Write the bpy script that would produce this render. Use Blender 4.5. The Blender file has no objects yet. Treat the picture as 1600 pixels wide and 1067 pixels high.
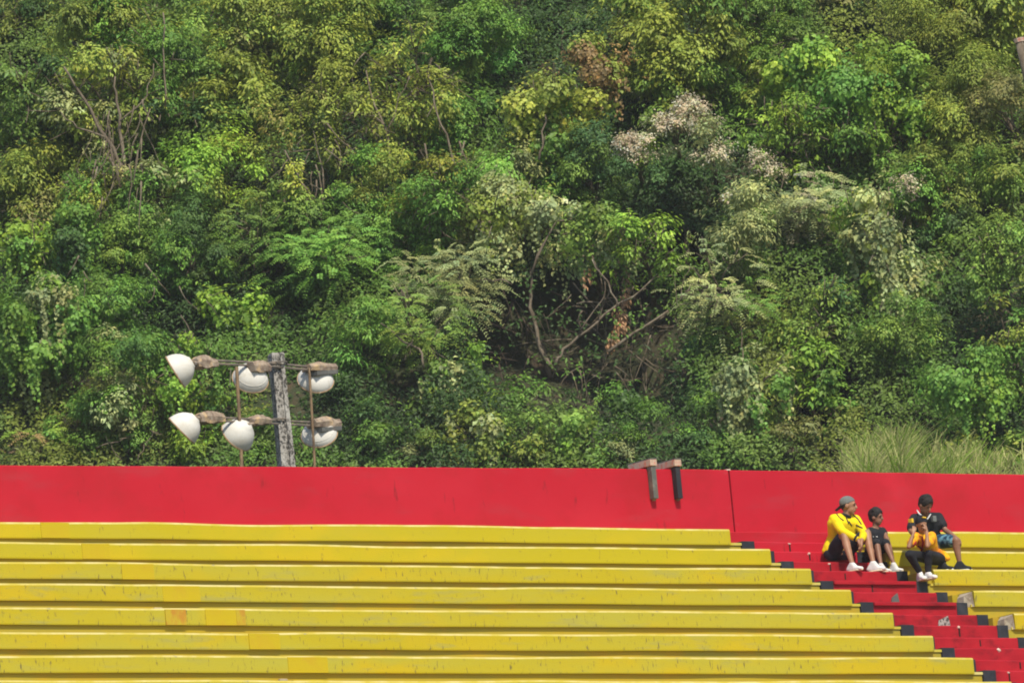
import bpy, bmesh, math, random
import numpy as np
from mathutils import Vector, Matrix
random.seed(7)
rng = np.random.default_rng(11)
SC = bpy.context.scene
COL = SC.collection
# ------------------------------------------------------------------ camera
FPX, YAW, PIT, ROL = 18799.73, 0.6583465, 0.1548915, -0.0961193
CAM = np.array([-94.634982, -118.192359, -20.994023])
_F = np.array([math.sin(YAW)*math.cos(PIT), math.cos(YAW)*math.cos(PIT), math.sin(PIT)])
_r = np.array([math.cos(YAW), -math.sin(YAW), 0.0]); _u = np.cross(_r, _F)
_R = _r*math.cos(ROL)+_u*math.sin(ROL); _U = -_r*math.sin(ROL)+_u*math.cos(ROL)
cd = bpy.data.cameras.new('camera'); cam = bpy.data.objects.new('camera', cd); COL.objects.link(cam)
cd.sensor_width = 36; cd.lens = FPX/1600*36; cd.clip_start = 1; cd.clip_end = 6000
cam.matrix_world = Matrix([[_R[0], _U[0], -_F[0], CAM[0]], [_R[1], _U[1], -_F[1], CAM[1]], [_R[2], _U[2], -_F[2], CAM[2]], [0, 0, 0, 1]])
SC.camera = cam
# ------------------------------------------------------------------ sky, sun, exposure
SUN_AZ, SUN_EL = math.radians(14), math.radians(51)      # azimuth from -Y towards -X is positive
sdir = np.array([-math.sin(SUN_AZ)*math.cos(SUN_EL), -math.cos(SUN_AZ)*math.cos(SUN_EL), math.sin(SUN_EL)])
w = bpy.data.worlds.new("World"); SC.world = w; w.use_nodes = True
nt = w.node_tree; bg = nt.nodes['Background']; sk = nt.nodes.new('ShaderNodeTexSky')
sk.sky_type = 'NISHITA'; sk.sun_disc = False; sk.sun_elevation = SUN_EL
sk.sun_rotation = math.atan2(sdir[0], sdir[1])
nt.links.new(sk.outputs[0], bg.inputs[0]); bg.inputs[1].default_value = 0.13
sl = bpy.data.lights.new('sun', 'SUN'); sl.energy = 4.3; sl.angle = math.radians(0.8); sl.color = (1, .92, .76)
so = bpy.data.objects.new('sun', sl); COL.objects.link(so); so.location = (0, 0, 60)
so.rotation_euler = Vector(sdir).to_track_quat('Z', 'Y').to_euler()
SC.view_settings.view_transform = 'Standard'; SC.view_settings.look = 'None'
SC.view_settings.exposure = 0.12; SC.view_settings.gamma = 1
SC.render.engine = 'CYCLES'; SC.cycles.filter_width = 1.9

# ------------------------------------------------------------------ helpers
def ray(x, y):
    d = _F*FPX+_R*(x-800)-_U*(y-533.5); return d/np.linalg.norm(d)
def atY(x, y, Y):                     # place of a photograph point on the plane Y = const
    d = ray(x, y); return CAM+d*((Y-CAM[1])/d[1])
def atZ(x, y, Z):
    d = ray(x, y); return CAM+d*((Z-CAM[2])/d[2])
VH = np.array([math.sin(YAW), math.cos(YAW), 0.0])       # horizontal depth direction
UH = np.array([math.cos(YAW), -math.sin(YAW), 0.0])
def atV(x, y, v):
    d = ray(x, y); return CAM+d*(v/(d@VH))
VB, ZB, SLOPE = 200.0, 8.0, math.tan(math.radians(47))
def hillV(x, y):                      # depth where the line of sight meets the hillside
    d = ray(x, y); dv, dz = d@VH, d[2]
    t = (ZB-VB*SLOPE-CAM[2])/(dz-dv*SLOPE) if abs(dz-dv*SLOPE) > 1e-6 else 200
    return t*dv
def props(o, label=None, cat=None, group=None, kind=None):
    for k, v in (('label', label), ('category', cat), ('group', group), ('kind', kind)):
        if v: o[k] = v
    return o
def link(name, me, mat=None, parent=None):
    o = bpy.data.objects.new(name, me); COL.objects.link(o)
    if mat is not None and me is not None:
        for m in (mat if isinstance(mat, (list, tuple)) else [mat]): me.materials.append(m)
    if parent is not None:
        o.parent = parent
        if parent.parent is None: o.matrix_parent_inverse = Matrix.Translation(-Vector(parent.location))
    return o
def empty(name, loc, label, cat, group=None):
    o = bpy.data.objects.new(name, None); COL.objects.link(o); o.location = Vector(loc); o.empty_display_size = .2
    return props(o, label, cat, group)
def pydata(name, V, Fc, mat, parent=None, smooth=False):
    me = bpy.data.meshes.new(name); me.from_pydata([tuple(map(float, v)) for v in V], [], Fc); me.update()
    if smooth: me.polygons.foreach_set('use_smooth', [True]*len(me.polygons))
    return link(name, me, mat, parent)
def box_vf(x0, x1, y0, y1, z0, z1):
    V = [(x0, y0, z0), (x1, y0, z0), (x1, y1, z0), (x0, y1, z0), (x0, y0, z1), (x1, y0, z1), (x1, y1, z1), (x0, y1, z1)]
    return V, [(0, 3, 2, 1), (4, 5, 6, 7), (0, 1, 5, 4), (1, 2, 6, 5), (2, 3, 7, 6), (3, 0, 4, 7)]
def box(name, x0, x1, y0, y1, z0, z1, mat, parent=None, bev=0.0):
    V, Fc = box_vf(x0, x1, y0, y1, z0, z1)
    bm = bmesh.new(); vs = [bm.verts.new(v) for v in V]
    for f in Fc: bm.faces.new([vs[i] for i in f])
    if bev: bmesh.ops.bevel(bm, geom=bm.edges[:], offset=bev, segments=2, affect='EDGES', profile=.6)
    me = bpy.data.meshes.new(name); bm.to_mesh(me); bm.free()
    return link(name, me, mat, parent)
def nrm(a):
    a = np.asarray(a, float); return a/(np.linalg.norm(a, axis=-1, keepdims=True)+1e-9)
def tube_vf(P, Rd, n=6):
    P = np.asarray(P, float); m = len(P); Rd = np.broadcast_to(np.asarray(Rd, float), (m,))
    T = nrm(np.gradient(P, axis=0)); ref = np.array([.31, .2, .93]) if abs(T[0] @ np.array([.31, .2, .93])) < .9 else np.array([1., 0, 0])
    A = nrm(np.cross(T, ref)); B = np.cross(T, A); V = []; Fc = []
    for i in range(m):
        for j in range(n):
            a = 2*math.pi*j/n; V.append(P[i]+(A[i]*math.cos(a)+B[i]*math.sin(a))*Rd[i])
    for i in range(m-1):
        for j in range(n):
            k = (j+1) % n; Fc.append((i*n+j, i*n+k, (i+1)*n+k, (i+1)*n+j))
    Fc.append(tuple(range(n-1, -1, -1))); Fc.append(tuple((m-1)*n+j for j in range(n)))
    return V, Fc
class MB:
    def __init__(s): s.V = []; s.F = []
    def add(s, vf):
        o = len(s.V); s.V += list(vf[0]); s.F += [tuple(i+o for i in f) for f in vf[1]]; return s
    def tube(s, P, R, n=6): return s.add(tube_vf(P, R, n))
    def box(s, *a): return s.add(box_vf(*a))
    def build(s, name, mat, parent=None, smooth=False): return pydata(name, s.V, s.F, mat, parent, smooth)
def hash3(i, j, k):
    h = (i.astype(np.int64)*374761393+j.astype(np.int64)*668265263+k.astype(np.int64)*2147483647+1013) & 0xffffffff
    h = ((h ^ (h >> 13))*1274126177) & 0xffffffff
    return ((h ^ (h >> 16)) & 0xffff)/65535.0
def vnoise(P, s=1.0):
    P = np.asarray(P, float)/s; I = np.floor(P).astype(int); f = P-I; f = f*f*(3-2*f); r = 0
    for a in (0, 1):
        for b in (0, 1):
            for c in (0, 1):
                wgt = (f[:, 0] if a else 1-f[:, 0])*(f[:, 1] if b else 1-f[:, 1])*(f[:, 2] if c else 1-f[:, 2])
                r = r+wgt*hash3(I[:, 0]+a, I[:, 1]+b, I[:, 2]+c)
    return r

# ------------------------------------------------------------------ materials
def mat(name, col, rough=.7, spec=.3, metal=0.0):
    m = bpy.data.materials.new(name); m.use_nodes = True; b = m.node_tree.nodes['Principled BSDF']
    b.inputs['Base Color'].default_value = (*col, 1); b.inputs['Roughness'].default_value = rough
    b.inputs['Specular IOR Level'].default_value = spec; b.inputs['Metallic'].default_value = metal
    return m
def worn(name, layers, rough=.6, spec=.3, bump=.3, bscale=30, bdist=.004):
    """layers: [(colour)] then (colour, noise scale xyz, lo, hi, detail)"""
    m = mat(name, layers[0], rough, spec); t = m.node_tree; N = t.nodes; L = t.links; b = N['Principled BSDF']
    tc = N.new('ShaderNodeTexCoord'); prev = None
    for i, (c, sc, lo, hi, det) in enumerate(layers[1:]):
        mp = N.new('ShaderNodeMapping'); mp.inputs['Scale'].default_value = sc; mp.inputs['Location'].default_value = (i*7.3, i*3.1, i*1.7)
        L.new(tc.outputs['Object'], mp.inputs[0])
        no = N.new('ShaderNodeTexNoise'); no.inputs['Scale'].default_value = 1; no.inputs['Detail'].default_value = det; no.inputs['Roughness'].default_value = .62
        L.new(mp.outputs[0], no.inputs['Vector'])
        r = N.new('ShaderNodeMapRange'); r.inputs['From Min'].default_value = lo; r.inputs['From Max'].default_value = hi; L.new(no.outputs[0], r.inputs[0])
        mx = N.new('ShaderNodeMix'); mx.data_type = 'RGBA'; L.new(r.outputs[0], mx.inputs[0])
        if prev is None: mx.inputs[6].default_value = (*layers[0], 1)
        else: L.new(prev, mx.inputs[6])
        mx.inputs[7].default_value = (*c, 1); prev = mx.outputs[2]
    if prev is not None: L.new(prev, b.inputs['Base Color'])
    n2 = N.new('ShaderNodeTexNoise'); n2.inputs['Scale'].default_value = bscale; n2.inputs['Detail'].default_value = 5
    L.new(tc.outputs['Object'], n2.inputs['Vector'])
    bp = N.new('ShaderNodeBump'); bp.inputs['Strength'].default_value = bump; bp.inputs['Distance'].default_value = bdist
    L.new(n2.outputs[0], bp.inputs['Height']); L.new(bp.outputs[0], b.inputs['Normal'])
    return m
YEL = (.455, .36, .004)
M = {}
M['yellow'] = worn('yellow_paint', [YEL, ((.42, .37, .035), (.35, .35, 2), .38, .7, 4), ((.50, .37, .004), (.55, .9, .9), .54, .66, 3),
                   ((.36, .32, .07), (1.6, 1.6, 9), .55, .72, 6), ((.15, .12, .04), (30, 30, 9), .60, .70, 5), ((.13, .11, .05), (3.5, 3.5, 5), .70, .76, 8), ((.10, .08, .05), (9, 9, 60), .74, .80, 3)])
M['yellow_fresh'] = worn('fresher_yellow_paint', [(.46, .375, .003), ((.44, .37, .02), (.4, .4, 2), .45, .75, 4), ((.52, .39, .003), (.5, .9, .9), .5, .62, 3), ((.15, .12, .04), (30, 30, 9), .63, .72, 5)])
M['yellow_edge'] = worn('yellow_paint_edge_highlight', [(.62, .53, .2), ((.52, .42, .05), (2.5, 2.5, 2.5), .4, .6, 4), ((.3, .27, .2), (7, 7, 7), .66, .74, 4)])  # sun highlight on the edges painted in as paler yellow, with worn specks
M['riser'] = worn('yellow_riser_paint', [(.42, .30, .010), ((.33, .28, .04), (.6, .6, 2), .4, .7, 4), ((.46, .29, .01), (1.4, 1.4, 1.4), .5, .7, 4), ((.13, .10, .04), (6, 6, 12), .68, .8, 5)])
M['orange_patch'] = worn('fresh_orange_yellow_paint', [(.49, .365, .004), ((.49, .33, .01), (4, 4, 4), .5, .7, 4), ((.5, .3, .05), (9, 9, 9), .65, .8, 4)])
M['rust_patch'] = worn('rusty_orange_paint', [(.46, .34, .02), ((.46, .22, .02), (7, 7, 4), .45, .62, 5), ((.34, .2, .04), (12, 12, 12), .62, .75, 4)])
M['red'] = worn('red_paint', [(.45, .009, .024), ((.50, .016, .034), (.5, .5, .7), .4, .7, 5), ((.38, .012, .02), (1.0, 1.0, 1.3), .50, .72, 6), ((.20, .012, .015), (9, 9, 2), .63, .74, 6), ((.40, .03, .045), (.8, .8, 3), .56, .76, 6), ((.46, .05, .06), (3, 3, 9), .68, .8, 5)], rough=.6, spec=.15)
M['red_step'] = worn('red_step_paint', [(.34, .009, .018), ((.42, .014, .024), (1.5, 1.5, 2.2), .42, .62, 5), ((.20, .008, .014), (3, 3, 5), .52, .7, 5), ((.5, .10, .11), (9, 9, 9), .7, .8, 5)], rough=.6, spec=.15)
M['black'] = worn('black_paint', [(.022, .023, .03), ((.05, .05, .06), (6, 6, 6), .5, .75, 5)], rough=.6)
M['concrete'] = worn('bare_concrete', [(.42, .36, .27), ((.26, .2, .14), (9, 9, 9), .4, .65, 6), ((.5, .43, .32), (18, 18, 18), .55, .7, 5)], rough=.9, bump=.8)
M['old_concrete'] = worn('lichened_concrete', [(.36, .34, .31), ((.07, .065, .06), (30, 30, 22), .47, .56, 7), ((.5, .48, .44), (5, 5, 3), .55, .7, 5), ((.04, .04, .04), (40, 40, 20), .6, .7, 4)], rough=.95, bump=1, bscale=60, bdist=.01)
M['chip'] = worn('pale_chipped_plaster', [(.62, .5, .42), ((.6, .25, .2), (20, 20, 20), .5, .65, 3)], rough=.9)
M['slot'] = mat('dark_rusty_slot', (.03, .012, .01), .9)
M['steel'] = worn('grey_steel', [(.10, .10, .09), ((.2, .19, .16), (10, 10, 10), .5, .7, 5), ((.16, .09, .05), (14, 14, 6), .58, .75, 5)], rough=.5, spec=.5)
M['pipe'] = worn('brown_rusty_pipe', [(.27, .18, .10), ((.12, .08, .05), (9, 9, 4), .45, .65, 5), ((.36, .28, .18), (20, 20, 8), .55, .7, 4)], rough=.7)
M['bar'] = worn('weathered_steel_bar', [(.15, .13, .11), ((.25, .2, .15), (8, 8, 8), .45, .65, 5)], rough=.7)
M['rust'] = worn('rusty_ballast_box', [(.34, .27, .20), ((.17, .12, .09), (12, 12, 12), .4, .62, 6), ((.50, .35, .19), (6, 6, 6), .55, .66, 5), ((.4, .36, .33), (20, 20, 20), .6, .72, 4)], rough=.85, bump=.8)
M['reflector'] = worn('white_enamel', [(.68, .66, .61), ((.58, .54, .46), (3, 3, 6), .45, .7, 5), ((.45, .38, .27), (12, 12, 5), .63, .8, 5)], rough=.6, spec=.25)
M['rim'] = worn('rusty_rim', [(.33, .21, .11), ((.5, .4, .28), (20, 20, 20), .5, .7, 4)], rough=.6)
M['cap_wood'] = worn('pinkish_weathered_block', [(.50, .36, .28), ((.55, .16, .12), (14, 14, 14), .52, .62, 4), ((.3, .22, .17), (25, 8, 8), .5, .7, 5)], rough=.9)
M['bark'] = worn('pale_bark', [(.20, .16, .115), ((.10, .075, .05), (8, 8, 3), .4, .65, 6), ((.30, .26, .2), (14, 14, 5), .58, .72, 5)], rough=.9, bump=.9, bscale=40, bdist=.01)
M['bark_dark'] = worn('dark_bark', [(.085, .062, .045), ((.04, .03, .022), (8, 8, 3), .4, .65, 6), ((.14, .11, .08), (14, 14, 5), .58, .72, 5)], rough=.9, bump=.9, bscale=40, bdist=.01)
M['soil'] = worn('hillside_soil', [(.05, .045, .026), ((.035, .05, .02), (.6, .6, .6), .4, .6, 6), ((.08, .055, .035), (2, 2, 2), .55, .7, 6)], rough=1, bump=1, bscale=3, bdist=.2)
M['field'] = worn('pitch_grass', [(.05, .09, .025), ((.07, .10, .03), (.1, .1, .1), .4, .6, 5)], rough=1)
def leafmat(name, trans=.30, rough=.5, spec=.3):
    m = bpy.data.materials.new(name); m.use_nodes = True; t = m.node_tree; N = t.nodes; L = t.links; b = N['Principled BSDF']
    a = N.new('ShaderNodeAttribute'); a.attribute_name = 'tint'
    b.inputs['Roughness'].default_value = rough; b.inputs['Specular IOR Level'].default_value = spec
    tr = N.new('ShaderNodeBsdfTranslucent'); mx = N.new('ShaderNodeMixShader'); mx.inputs[0].default_value = trans
    out = N['Material Output']
    L.new(a.outputs['Color'], b.inputs['Base Color']); L.new(a.outputs['Color'], tr.inputs['Color'])
    L.new(b.outputs[0], mx.inputs[1]); L.new(tr.outputs[0], mx.inputs[2]); L.new(mx.outputs[0], out.inputs['Surface'])
    return m
M['leaf'] = leafmat('leaf'); M['petal'] = leafmat('seed_fluff', .3, .9, .1); M['blade'] = leafmat('grass_blade', .3, .6, .2)

# ------------------------------------------------------------------ the ground
R_, T_ = 0.40, 0.75
DZ = [-.022, -.007, .017, .022, .010, -.001, -.005, -.014]+[0]*40
DX = [-.03, -.01, .01, .015, .035, .02, .005, -.04]+[0]*40
W_ = 1.90            # aisle width
XL, XR = -22.0, 16.0
KN = 13
g = box('ground', -1500, 1500, -1500, 1500, -23.6, -22.6, M['field']); props(g, kind='structure')
hm = bpy.data.materials.new('haze'); hm.use_nodes = True; t = hm.node_tree; t.nodes.remove(t.nodes['Principled BSDF'])
pv = t.nodes.new('ShaderNodeVolumePrincipled'); pv.inputs['Density'].default_value = .00014; pv.inputs['Color'].default_value = (.95, .97, 1, 1)
t.links.new(pv.outputs[0], t.nodes['Material Output'].inputs['Volume'])
hzo = box('haze', -1505, 1505, -1505, 1505, -24.7, 95, hm); props(hzo, kind='stuff')

# ------------------------------------------------------------------ terrace
def row_z(k): return -k*R_+DZ[k]
def bench_mesh(x0, x1, k, seed, endround=True):
    """one long seat block swept along X, its front edge slightly wavy and rounded"""
    n = max(2, int((x1-x0)/.22)); xs = np.linspace(x0, x1, n+1)
    z = row_z(k); yb = -(k-1)*T_+.05; y0 = -k*T_
    prof = [(0.004, -.205, 0), (0.0, -.19, 0), (0.0, -.026, 0), (.006, -.008, 1), (.020, 0, 1), (.05, .001, 0), (yb-y0-.002, .001, 0), (yb-y0-.002, -.205, 0)]
    P = np.array([[x, 0, 0] for x in xs]); nz = (vnoise(P+[seed*9.1, 3.3, k*5.7], 1.6)-.5)*.022+(vnoise(P+[seed*5.1, 8.3, k*2.7], .5)-.5)*.008
    ny = (vnoise(P+[seed*3.7, 6.1, k*4.2], 1.1)-.5)*.02
    V = []
    for i, x in enumerate(xs):
        for (py, pz, _) in prof:
            d = 1 if py < .1 else 0
            V.append((x, y0+py+ny[i]*d, z+pz+nz[i]*(1 if pz > -.1 else .5)*d))
    m = len(prof); Fc = []; mi = []
    for i in range(n):
        for j in range(m):
            a, b = i*m+j, i*m+(j+1) % m
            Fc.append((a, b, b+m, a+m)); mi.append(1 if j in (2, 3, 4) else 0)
    Fc.append(tuple(range(m-1, -1, -1))); Fc.append(tuple(n*m+j for j in range(m))); mi += [0, 0]
    Fc = [tuple(reversed(f)) for f in Fc]
    return V, Fc, mi
stand = empty('terrace', (0, 0, -5), 'long stepped terrace of yellow painted concrete benches filling the foreground', 'terrace')
for k in range(KN):
    for side, (x0, x1) in enumerate(((XL, DX[k]), (W_+.10, XR))):
        V, Fc, mi = bench_mesh(x0, x1, k, side+1)
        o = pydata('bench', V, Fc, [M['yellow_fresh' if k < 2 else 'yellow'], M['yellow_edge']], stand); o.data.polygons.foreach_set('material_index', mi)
        # thin ledge running on past the bench end, and the set back riser under it
        lx0, lx1 = (XL, .165) if side == 0 else (W_-.02+.08, XR)
        z = row_z(k)-.2045
        box('ledge', x1+.001 if side == 0 else lx0, lx1 if side == 0 else x0-.001, -k*T_+.03, -(k-1)*T_+.04, z, z+.032, M['yellow_edge'], stand)
        box('riser', XL if side == 0 else W_+.0, .16 if side == 0 else XR, -k*T_+.047, -(k-1)*T_+.04, -(k+1)*R_+DZ[k+1]+.0025, z-.001, M['riser'], stand)
        if side == 1:    # cheek wall of the aisle
            box('cheek', W_, W_+.099, -k*T_+(.31 if k in (3, 4) else .055), -(k-1)*T_+.052, z+.034, row_z(k)-.006, M['riser'], stand)
# body of the stand down to the ground
box('base', XL, XR, -(KN-1)*T_+.1, 6.2, -22.6, -(KN)*R_-.02, M['concrete'], stand)
V = [(XL, 0.9, -KN*R_), (XR, 0.9, -KN*R_), (XR, 6.2, -KN*R_), (XL, 6.2, -KN*R_), (XL, .9, -.05), (XR, .9, -.05), (XR, 6.2, -.9), (XL, 6.2, -.9)]
pydata('core', V, [(0, 3, 2, 1), (4, 5, 6, 7), (0, 1, 5, 4), (1, 2, 6, 5), (2, 3, 7, 6), (3, 0, 4, 7)], M['concrete'], stand)
for k in range(KN):
    box('core', XL+.01, XR-.01, -(k-1)*T_+.053, .9, -(k+1)*R_+DZ[k+1]-.004, -(k)*R_+DZ[k]-.21, M['concrete'], stand) if k > 0 else None
# filler blocks where an old aisle was closed: one per row
fill = [(64, 108, 828), (128, 171, 859), (190, 240, 892), (254, 312, 926), (321, 369, 965), (389, 437, 1002), (450, 512, 1040)]
for k, (a, b, y) in enumerate(fill):
    pa, pb = atY(a, y, -k*T_), atY(b, y, -k*T_); z = row_z(k)
    box('filler_block', pa[0], pb[0], -k*T_-.009, -k*T_+.1, z-.203, z-.014, M['orange_patch'], stand, .004)
    if k >= 3:
        box('filler_block', pa[0]+.06, pb[0]-.08, -k*T_+.005, -k*T_+.2, -(k+1)*R_+.004+DZ[k+1], -(k+1)*R_+.125+DZ[k+1], M['riser' if k == 4 else 'orange_patch'], stand, .004)
    box('rubble', pa[0]-.13, pa[0]-.01, -k*T_+.012, -k*T_+.2, -(k+1)*R_+.004+DZ[k+1], -(k+1)*R_+(.14 if k in (2, 3, 6) else .07)+DZ[k+1], M['steel' if k in (0, 2, 5) else 'concrete'], stand, .01)
p1, p2 = atY(258, 960, -3.0), atY(290, 960, -3.0)
box('stain', p1[0], p2[0], -3.011, -2.9, row_z(4)-.2, row_z(4)-.014, M['rust_patch'], stand)
p1, p2 = atY(369, 965, -3.0), atY(383, 965, -3.0)
box('stain', p1[0], p2[0], -3.0105, -2.9, row_z(4)-.2, row_z(4)-.014, M['rust_patch'], stand)
# broken bench corners beside the aisle, bare concrete showing
for k in (3, 4):
    z = row_z(k); y0 = -k*T_; x = W_+.10
    V = [(x-.005, y0+.004, z-.2), (x-.09, y0+.27, z-.2), (x-.005, y0+.3, z-.2), (x-.02, y0+.012, z-.012), (x-.07, y0+.25, z-.06), (x-.005, y0+.27, z-.006), (x-.09, y0+.11, z-.2), (x-.07, y0+.12, z-.05)]
    pydata('broken_corner', V, [(0, 2, 1, 6), (3, 7, 4, 5), (0, 6, 7, 3), (6, 1, 4, 7), (1, 2, 5, 4), (2, 0, 3, 5)], M['concrete'], stand)

# red stairway in the aisle
stair = empty('stairway', (W_/2, 0, -5), 'red painted concrete steps with black end blocks running down the aisle between the yellow benches', 'stairs')
def step(y0, y1, zt, zb, i):
    n = 6; x_0 = .17 if i % 2 else .004; xs = np.linspace(x_0, W_-.004, n+1); V = []
    for j, x in enumerate(xs):
        w1 = (random.random()-.5)*.008; w2 = (random.random()-.5)*.008
        V += [(x, y0+w1, zb), (x, y0+w1, zt-.012+w2), (x, y0+.012+w1, zt+w2), (x, y1, zt), (x, y1, zb)]
    Fc = []
    for j in range(n):
        for q in range(5):
            a, b = j*5+q, j*5+(q+1) % 5; Fc.append((a, a+5, b+5, b))
    Fc += [(0, 1, 2, 3, 4), tuple(n*5+q for q in (4, 3, 2, 1, 0))]
    s = pydata('step', V, Fc, M['red' if i < 3 else 'red_step'], stair)
    wd = .19
    for q, (x0, x1) in enumerate(((x_0-.002, wd+.18), (W_-wd+.01, W_-.002))):
        if i == 0 or (i == 1 and q): continue
        box('black_patch', x0, x1, y0-.007, y1-.01, zb+.002, zt+.005, M['black'], s, .004)
    HX = {1: 1235, 2: 1266, 3: 1298, 4: 1321, 5: 1363, 9: 1498, 10: 1530, 11: 1560, 12: 1592}
    px = HX.get(i)
    if px: xc = atY(px, 860+14*i, y0)[0]
    elif i > 12: xc = .5+random.random()*.5
    if px or i > 12:
        if i != 11: box('slot', xc, xc+.018, y0-.008, y0+.04, zt-.11-.03*(i % 2), zt-.03, M['slot'], s)
        if i not in (4, 10, 12):
            bm = bmesh.new(); bmesh.ops.create_icosphere(bm, subdivisions=1, radius=.03 if i in (5, 9, 11) else .022)
            for v in bm.verts: v.co = Vector((v.co.x*(.7+1.0*random.random())+xc+.004, v.co.y*.5+y0, v.co.z*(.4+.7*random.random())+zt-.024))
            me = bpy.data.meshes.new('chip'); bm.to_mesh(me); bm.free(); link('chip', me, M['chip'], s)
    for (ii, xa, xb_, yy) in ((6, 1390, 1404, 933), (8, 1463, 1483, 966)):
        if i == ii:
            pa, pb = atY(xa, yy, y0), atY(xb_, yy, y0); V = []
            for (x, z) in ((pa[0], zb+.07), (pa[0]+.03, zt-.07), (pb[0]-.02, zt-.01), (pb[0]+.01, zb+.075)): V += [(x, y0-.012, z), (x+.01, y0+.05, z)]
            pydata('bare_patch', V, [(0, 2, 4, 6), (1, 7, 5, 3), (0, 1, 3, 2), (2, 3, 5, 4), (4, 5, 7, 6), (6, 7, 1, 0)], M['steel'] if i == 6 else M['old_concrete'], s)
    if i in (5, 7, 15):
        box('nosing', .37, W_-.2, y0-.035, y0-.001, zt-.045, zt+.004, M['red_step'], s, .01)
for k in range(KN):
    zB = row_z(k)+.04; zA = row_z(k)-.155; zBn = row_z(k+1)+.04
    yA, yB = -k*T_+.03, -k*T_+.40
    step(yB, -(k-1)*T_+(.05 if k else .02), zB, zA-.06, 2*k)
    step(yA, yB+.004, zA, zBn-.06, 2*k+1)

# ------------------------------------------------------------------ red wall on top
wall = empty('wall', (-3, T_, 0), 'long bright red painted wall along the top of the terrace', 'wall')
def wtop(x): return .80+.075*min(1, max(0, (x+11)/10.)) if x < 0 else .875
def wall_panel(x0, x1):
    n = max(3, int((x1-x0)/.5)); xs = np.linspace(x0, x1, n+1); V = []
    for x in xs:
        t = wtop(x)+(random.random()-.5)*.008; yy = T_-.0+(random.random()-.5)*.01
        V += [(x, yy, -.1), (x, yy, t-.01), (x, yy+.012, t), (x, yy+.15, t), (x, yy+.15, -.9)]
    Fc = []
    for j in range(n):
        for q in range(5):
            a, b = j*5+q, j*5+(q+1) % 5; Fc.append((a, a+5, b+5, b))
    Fc += [(0, 1, 2, 3, 4), tuple(n*5+q for q in (4, 3, 2, 1, 0))]
    return pydata('wall_panel', V, Fc, M['red'], wall)
xj = atY(1143.5, 785, T_)[0]
wall_panel(XL, xj-.012); wall_panel(xj+.012, XR)
box('joint_filler', xj-.0115, xj+.0115, T_+.05, T_+.14, -.1, .86, M['slot'], wall)
box('chip', xj-.03, xj+.03, T_+.0, T_+.05, .872, .888, M['chip'], wall)
# two hook brackets over the wall
for q, (x, lab) in enumerate(((1021, 'left L bracket hooked over the red wall, with a pale grey leg'),
                              (1059, 'right L bracket hooked over the red wall, with a nearly black leg'))):
    p = atY(x, 757, T_-.06); X = p[0]; z0 = atY(x, 779, T_-.06)[2]; e = empty('bracket', (X, T_-.06, z0), lab, 'bracket', 'steel hook brackets on the red wall')
    box('leg', X-.038, X+.038, T_-.095, T_-.008, z0, .895, M['steel' if q == 0 else 'black'], e, .004)
    mb = MB(); mb.box(X-.05, X+.05, T_-.10, T_+.38, .897, .992); box('arm', X-.055, X+.055, T_-.11, T_+.36, .897, .985, M['cap_wood'], e, .008)
    box('plate', X-.055, X+.055, T_-.115, T_+.37, .9855, .996, M['steel'], e)
    box('bolt', X-.02, X+.02, T_-.06, T_-.02, z0-.02, z0, M['rust'], e)
# ------------------------------------------------------------------ floodlight mast behind the wall
def vm(x): return 160+(x-431)/118*1.0
def pm(x, y, dv=0): return atV(x, y, vm(x)+dv)
top = pm(431, 553); mast = empty('floodlight_mast', (top[0], top[1], -.6), 'grey lichened concrete post with two crossbars and two thin pipes standing behind the red wall', 'mast')
hx, zz = .082, top[2]
mb = MB(); zs = np.linspace(-.7, zz-.16, 16); V = []
prof = [(-1, -1), (-.35, -1.02), (-.3, -.7), (.3, -.7), (.35, -1.02), (1, -1), (1, 1), (-1, 1)]
ca, sa = math.cos(-YAW+.35), math.sin(-YAW+.35)
for z in zs:
    sc_ = hx*(1+.30*(zz-z)/2.4)
    for (a, b) in prof:
        a2 = a+(random.random()-.5)*.06; b2 = b+(random.random()-.5)*.06
        V.append((top[0]+(a2*ca-b2*sa)*sc_, top[1]+(a2*sa+b2*ca)*sc_, z))
n = len(prof); Fc = [(i*n+j, i*n+(j+1) % n, (i+1)*n+(j+1) % n, (i+1)*n+j) for i in range(len(zs)-1) for j in range(n)]+[tuple((len(zs)-1)*n+j for j in range(n))]
pydata('post', V, Fc, M['old_concrete'], mast)
V = []
for z, s2 in ((zz-.162, 1.12), (zz-.02, 1.1), (zz, .98)):
    for (a, b) in prof: V.append((top[0]+(a*ca-b*sa)*hx*s2, top[1]+(a*sa+b*ca)*hx*s2, z+random.random()*.01))
Fc = [(i*n+j, i*n+(j+1) % n, (i+1)*n+(j+1) % n, (i+1)*n+j) for i in range(2) for j in range(n)]+[tuple(2*n+j for j in range(n)), tuple(range(n-1, -1, -1))]
pydata('post_cap', V, Fc, M['old_concrete'], mast)
for (y0, y1, x0, x1, ym) in ((563, 577, 330, 521, 568), (652, 662, 338, 527, 657)):
    mb = MB(); pts = [pm(x0, y0, -.14), pm(431, ym, -.14), pm(x1, y1, -.14)]
    for o_ in (0, .045): mb.tube([p-np.array([0, 0, o_]) for p in pts], .016, 5)
    mb.build('crossbar', M['bar'], mast)
    c = pm(431, ym, 0); mb = MB(); r = .155
    mb.tube([c+np.array([math.cos(a)*r, math.sin(a)*r, .0]) for a in np.linspace(0, 6.28, 14)], .012, 5); mb.build('strap', M['bar'], mast)
for xs in ((369.5, 573, 377, 729, .024), (483, 575, 491, 729, .018)):
    a = pm(xs[0], xs[1], -.2); b = pm(xs[2], xs[3], -.2); b = b+(b-a)*.6
    MB().tube([a, (a+b)/2+np.array([.01, 0, 0]), b], xs[4], 7).build('pipe', M['pipe'], mast)
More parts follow.
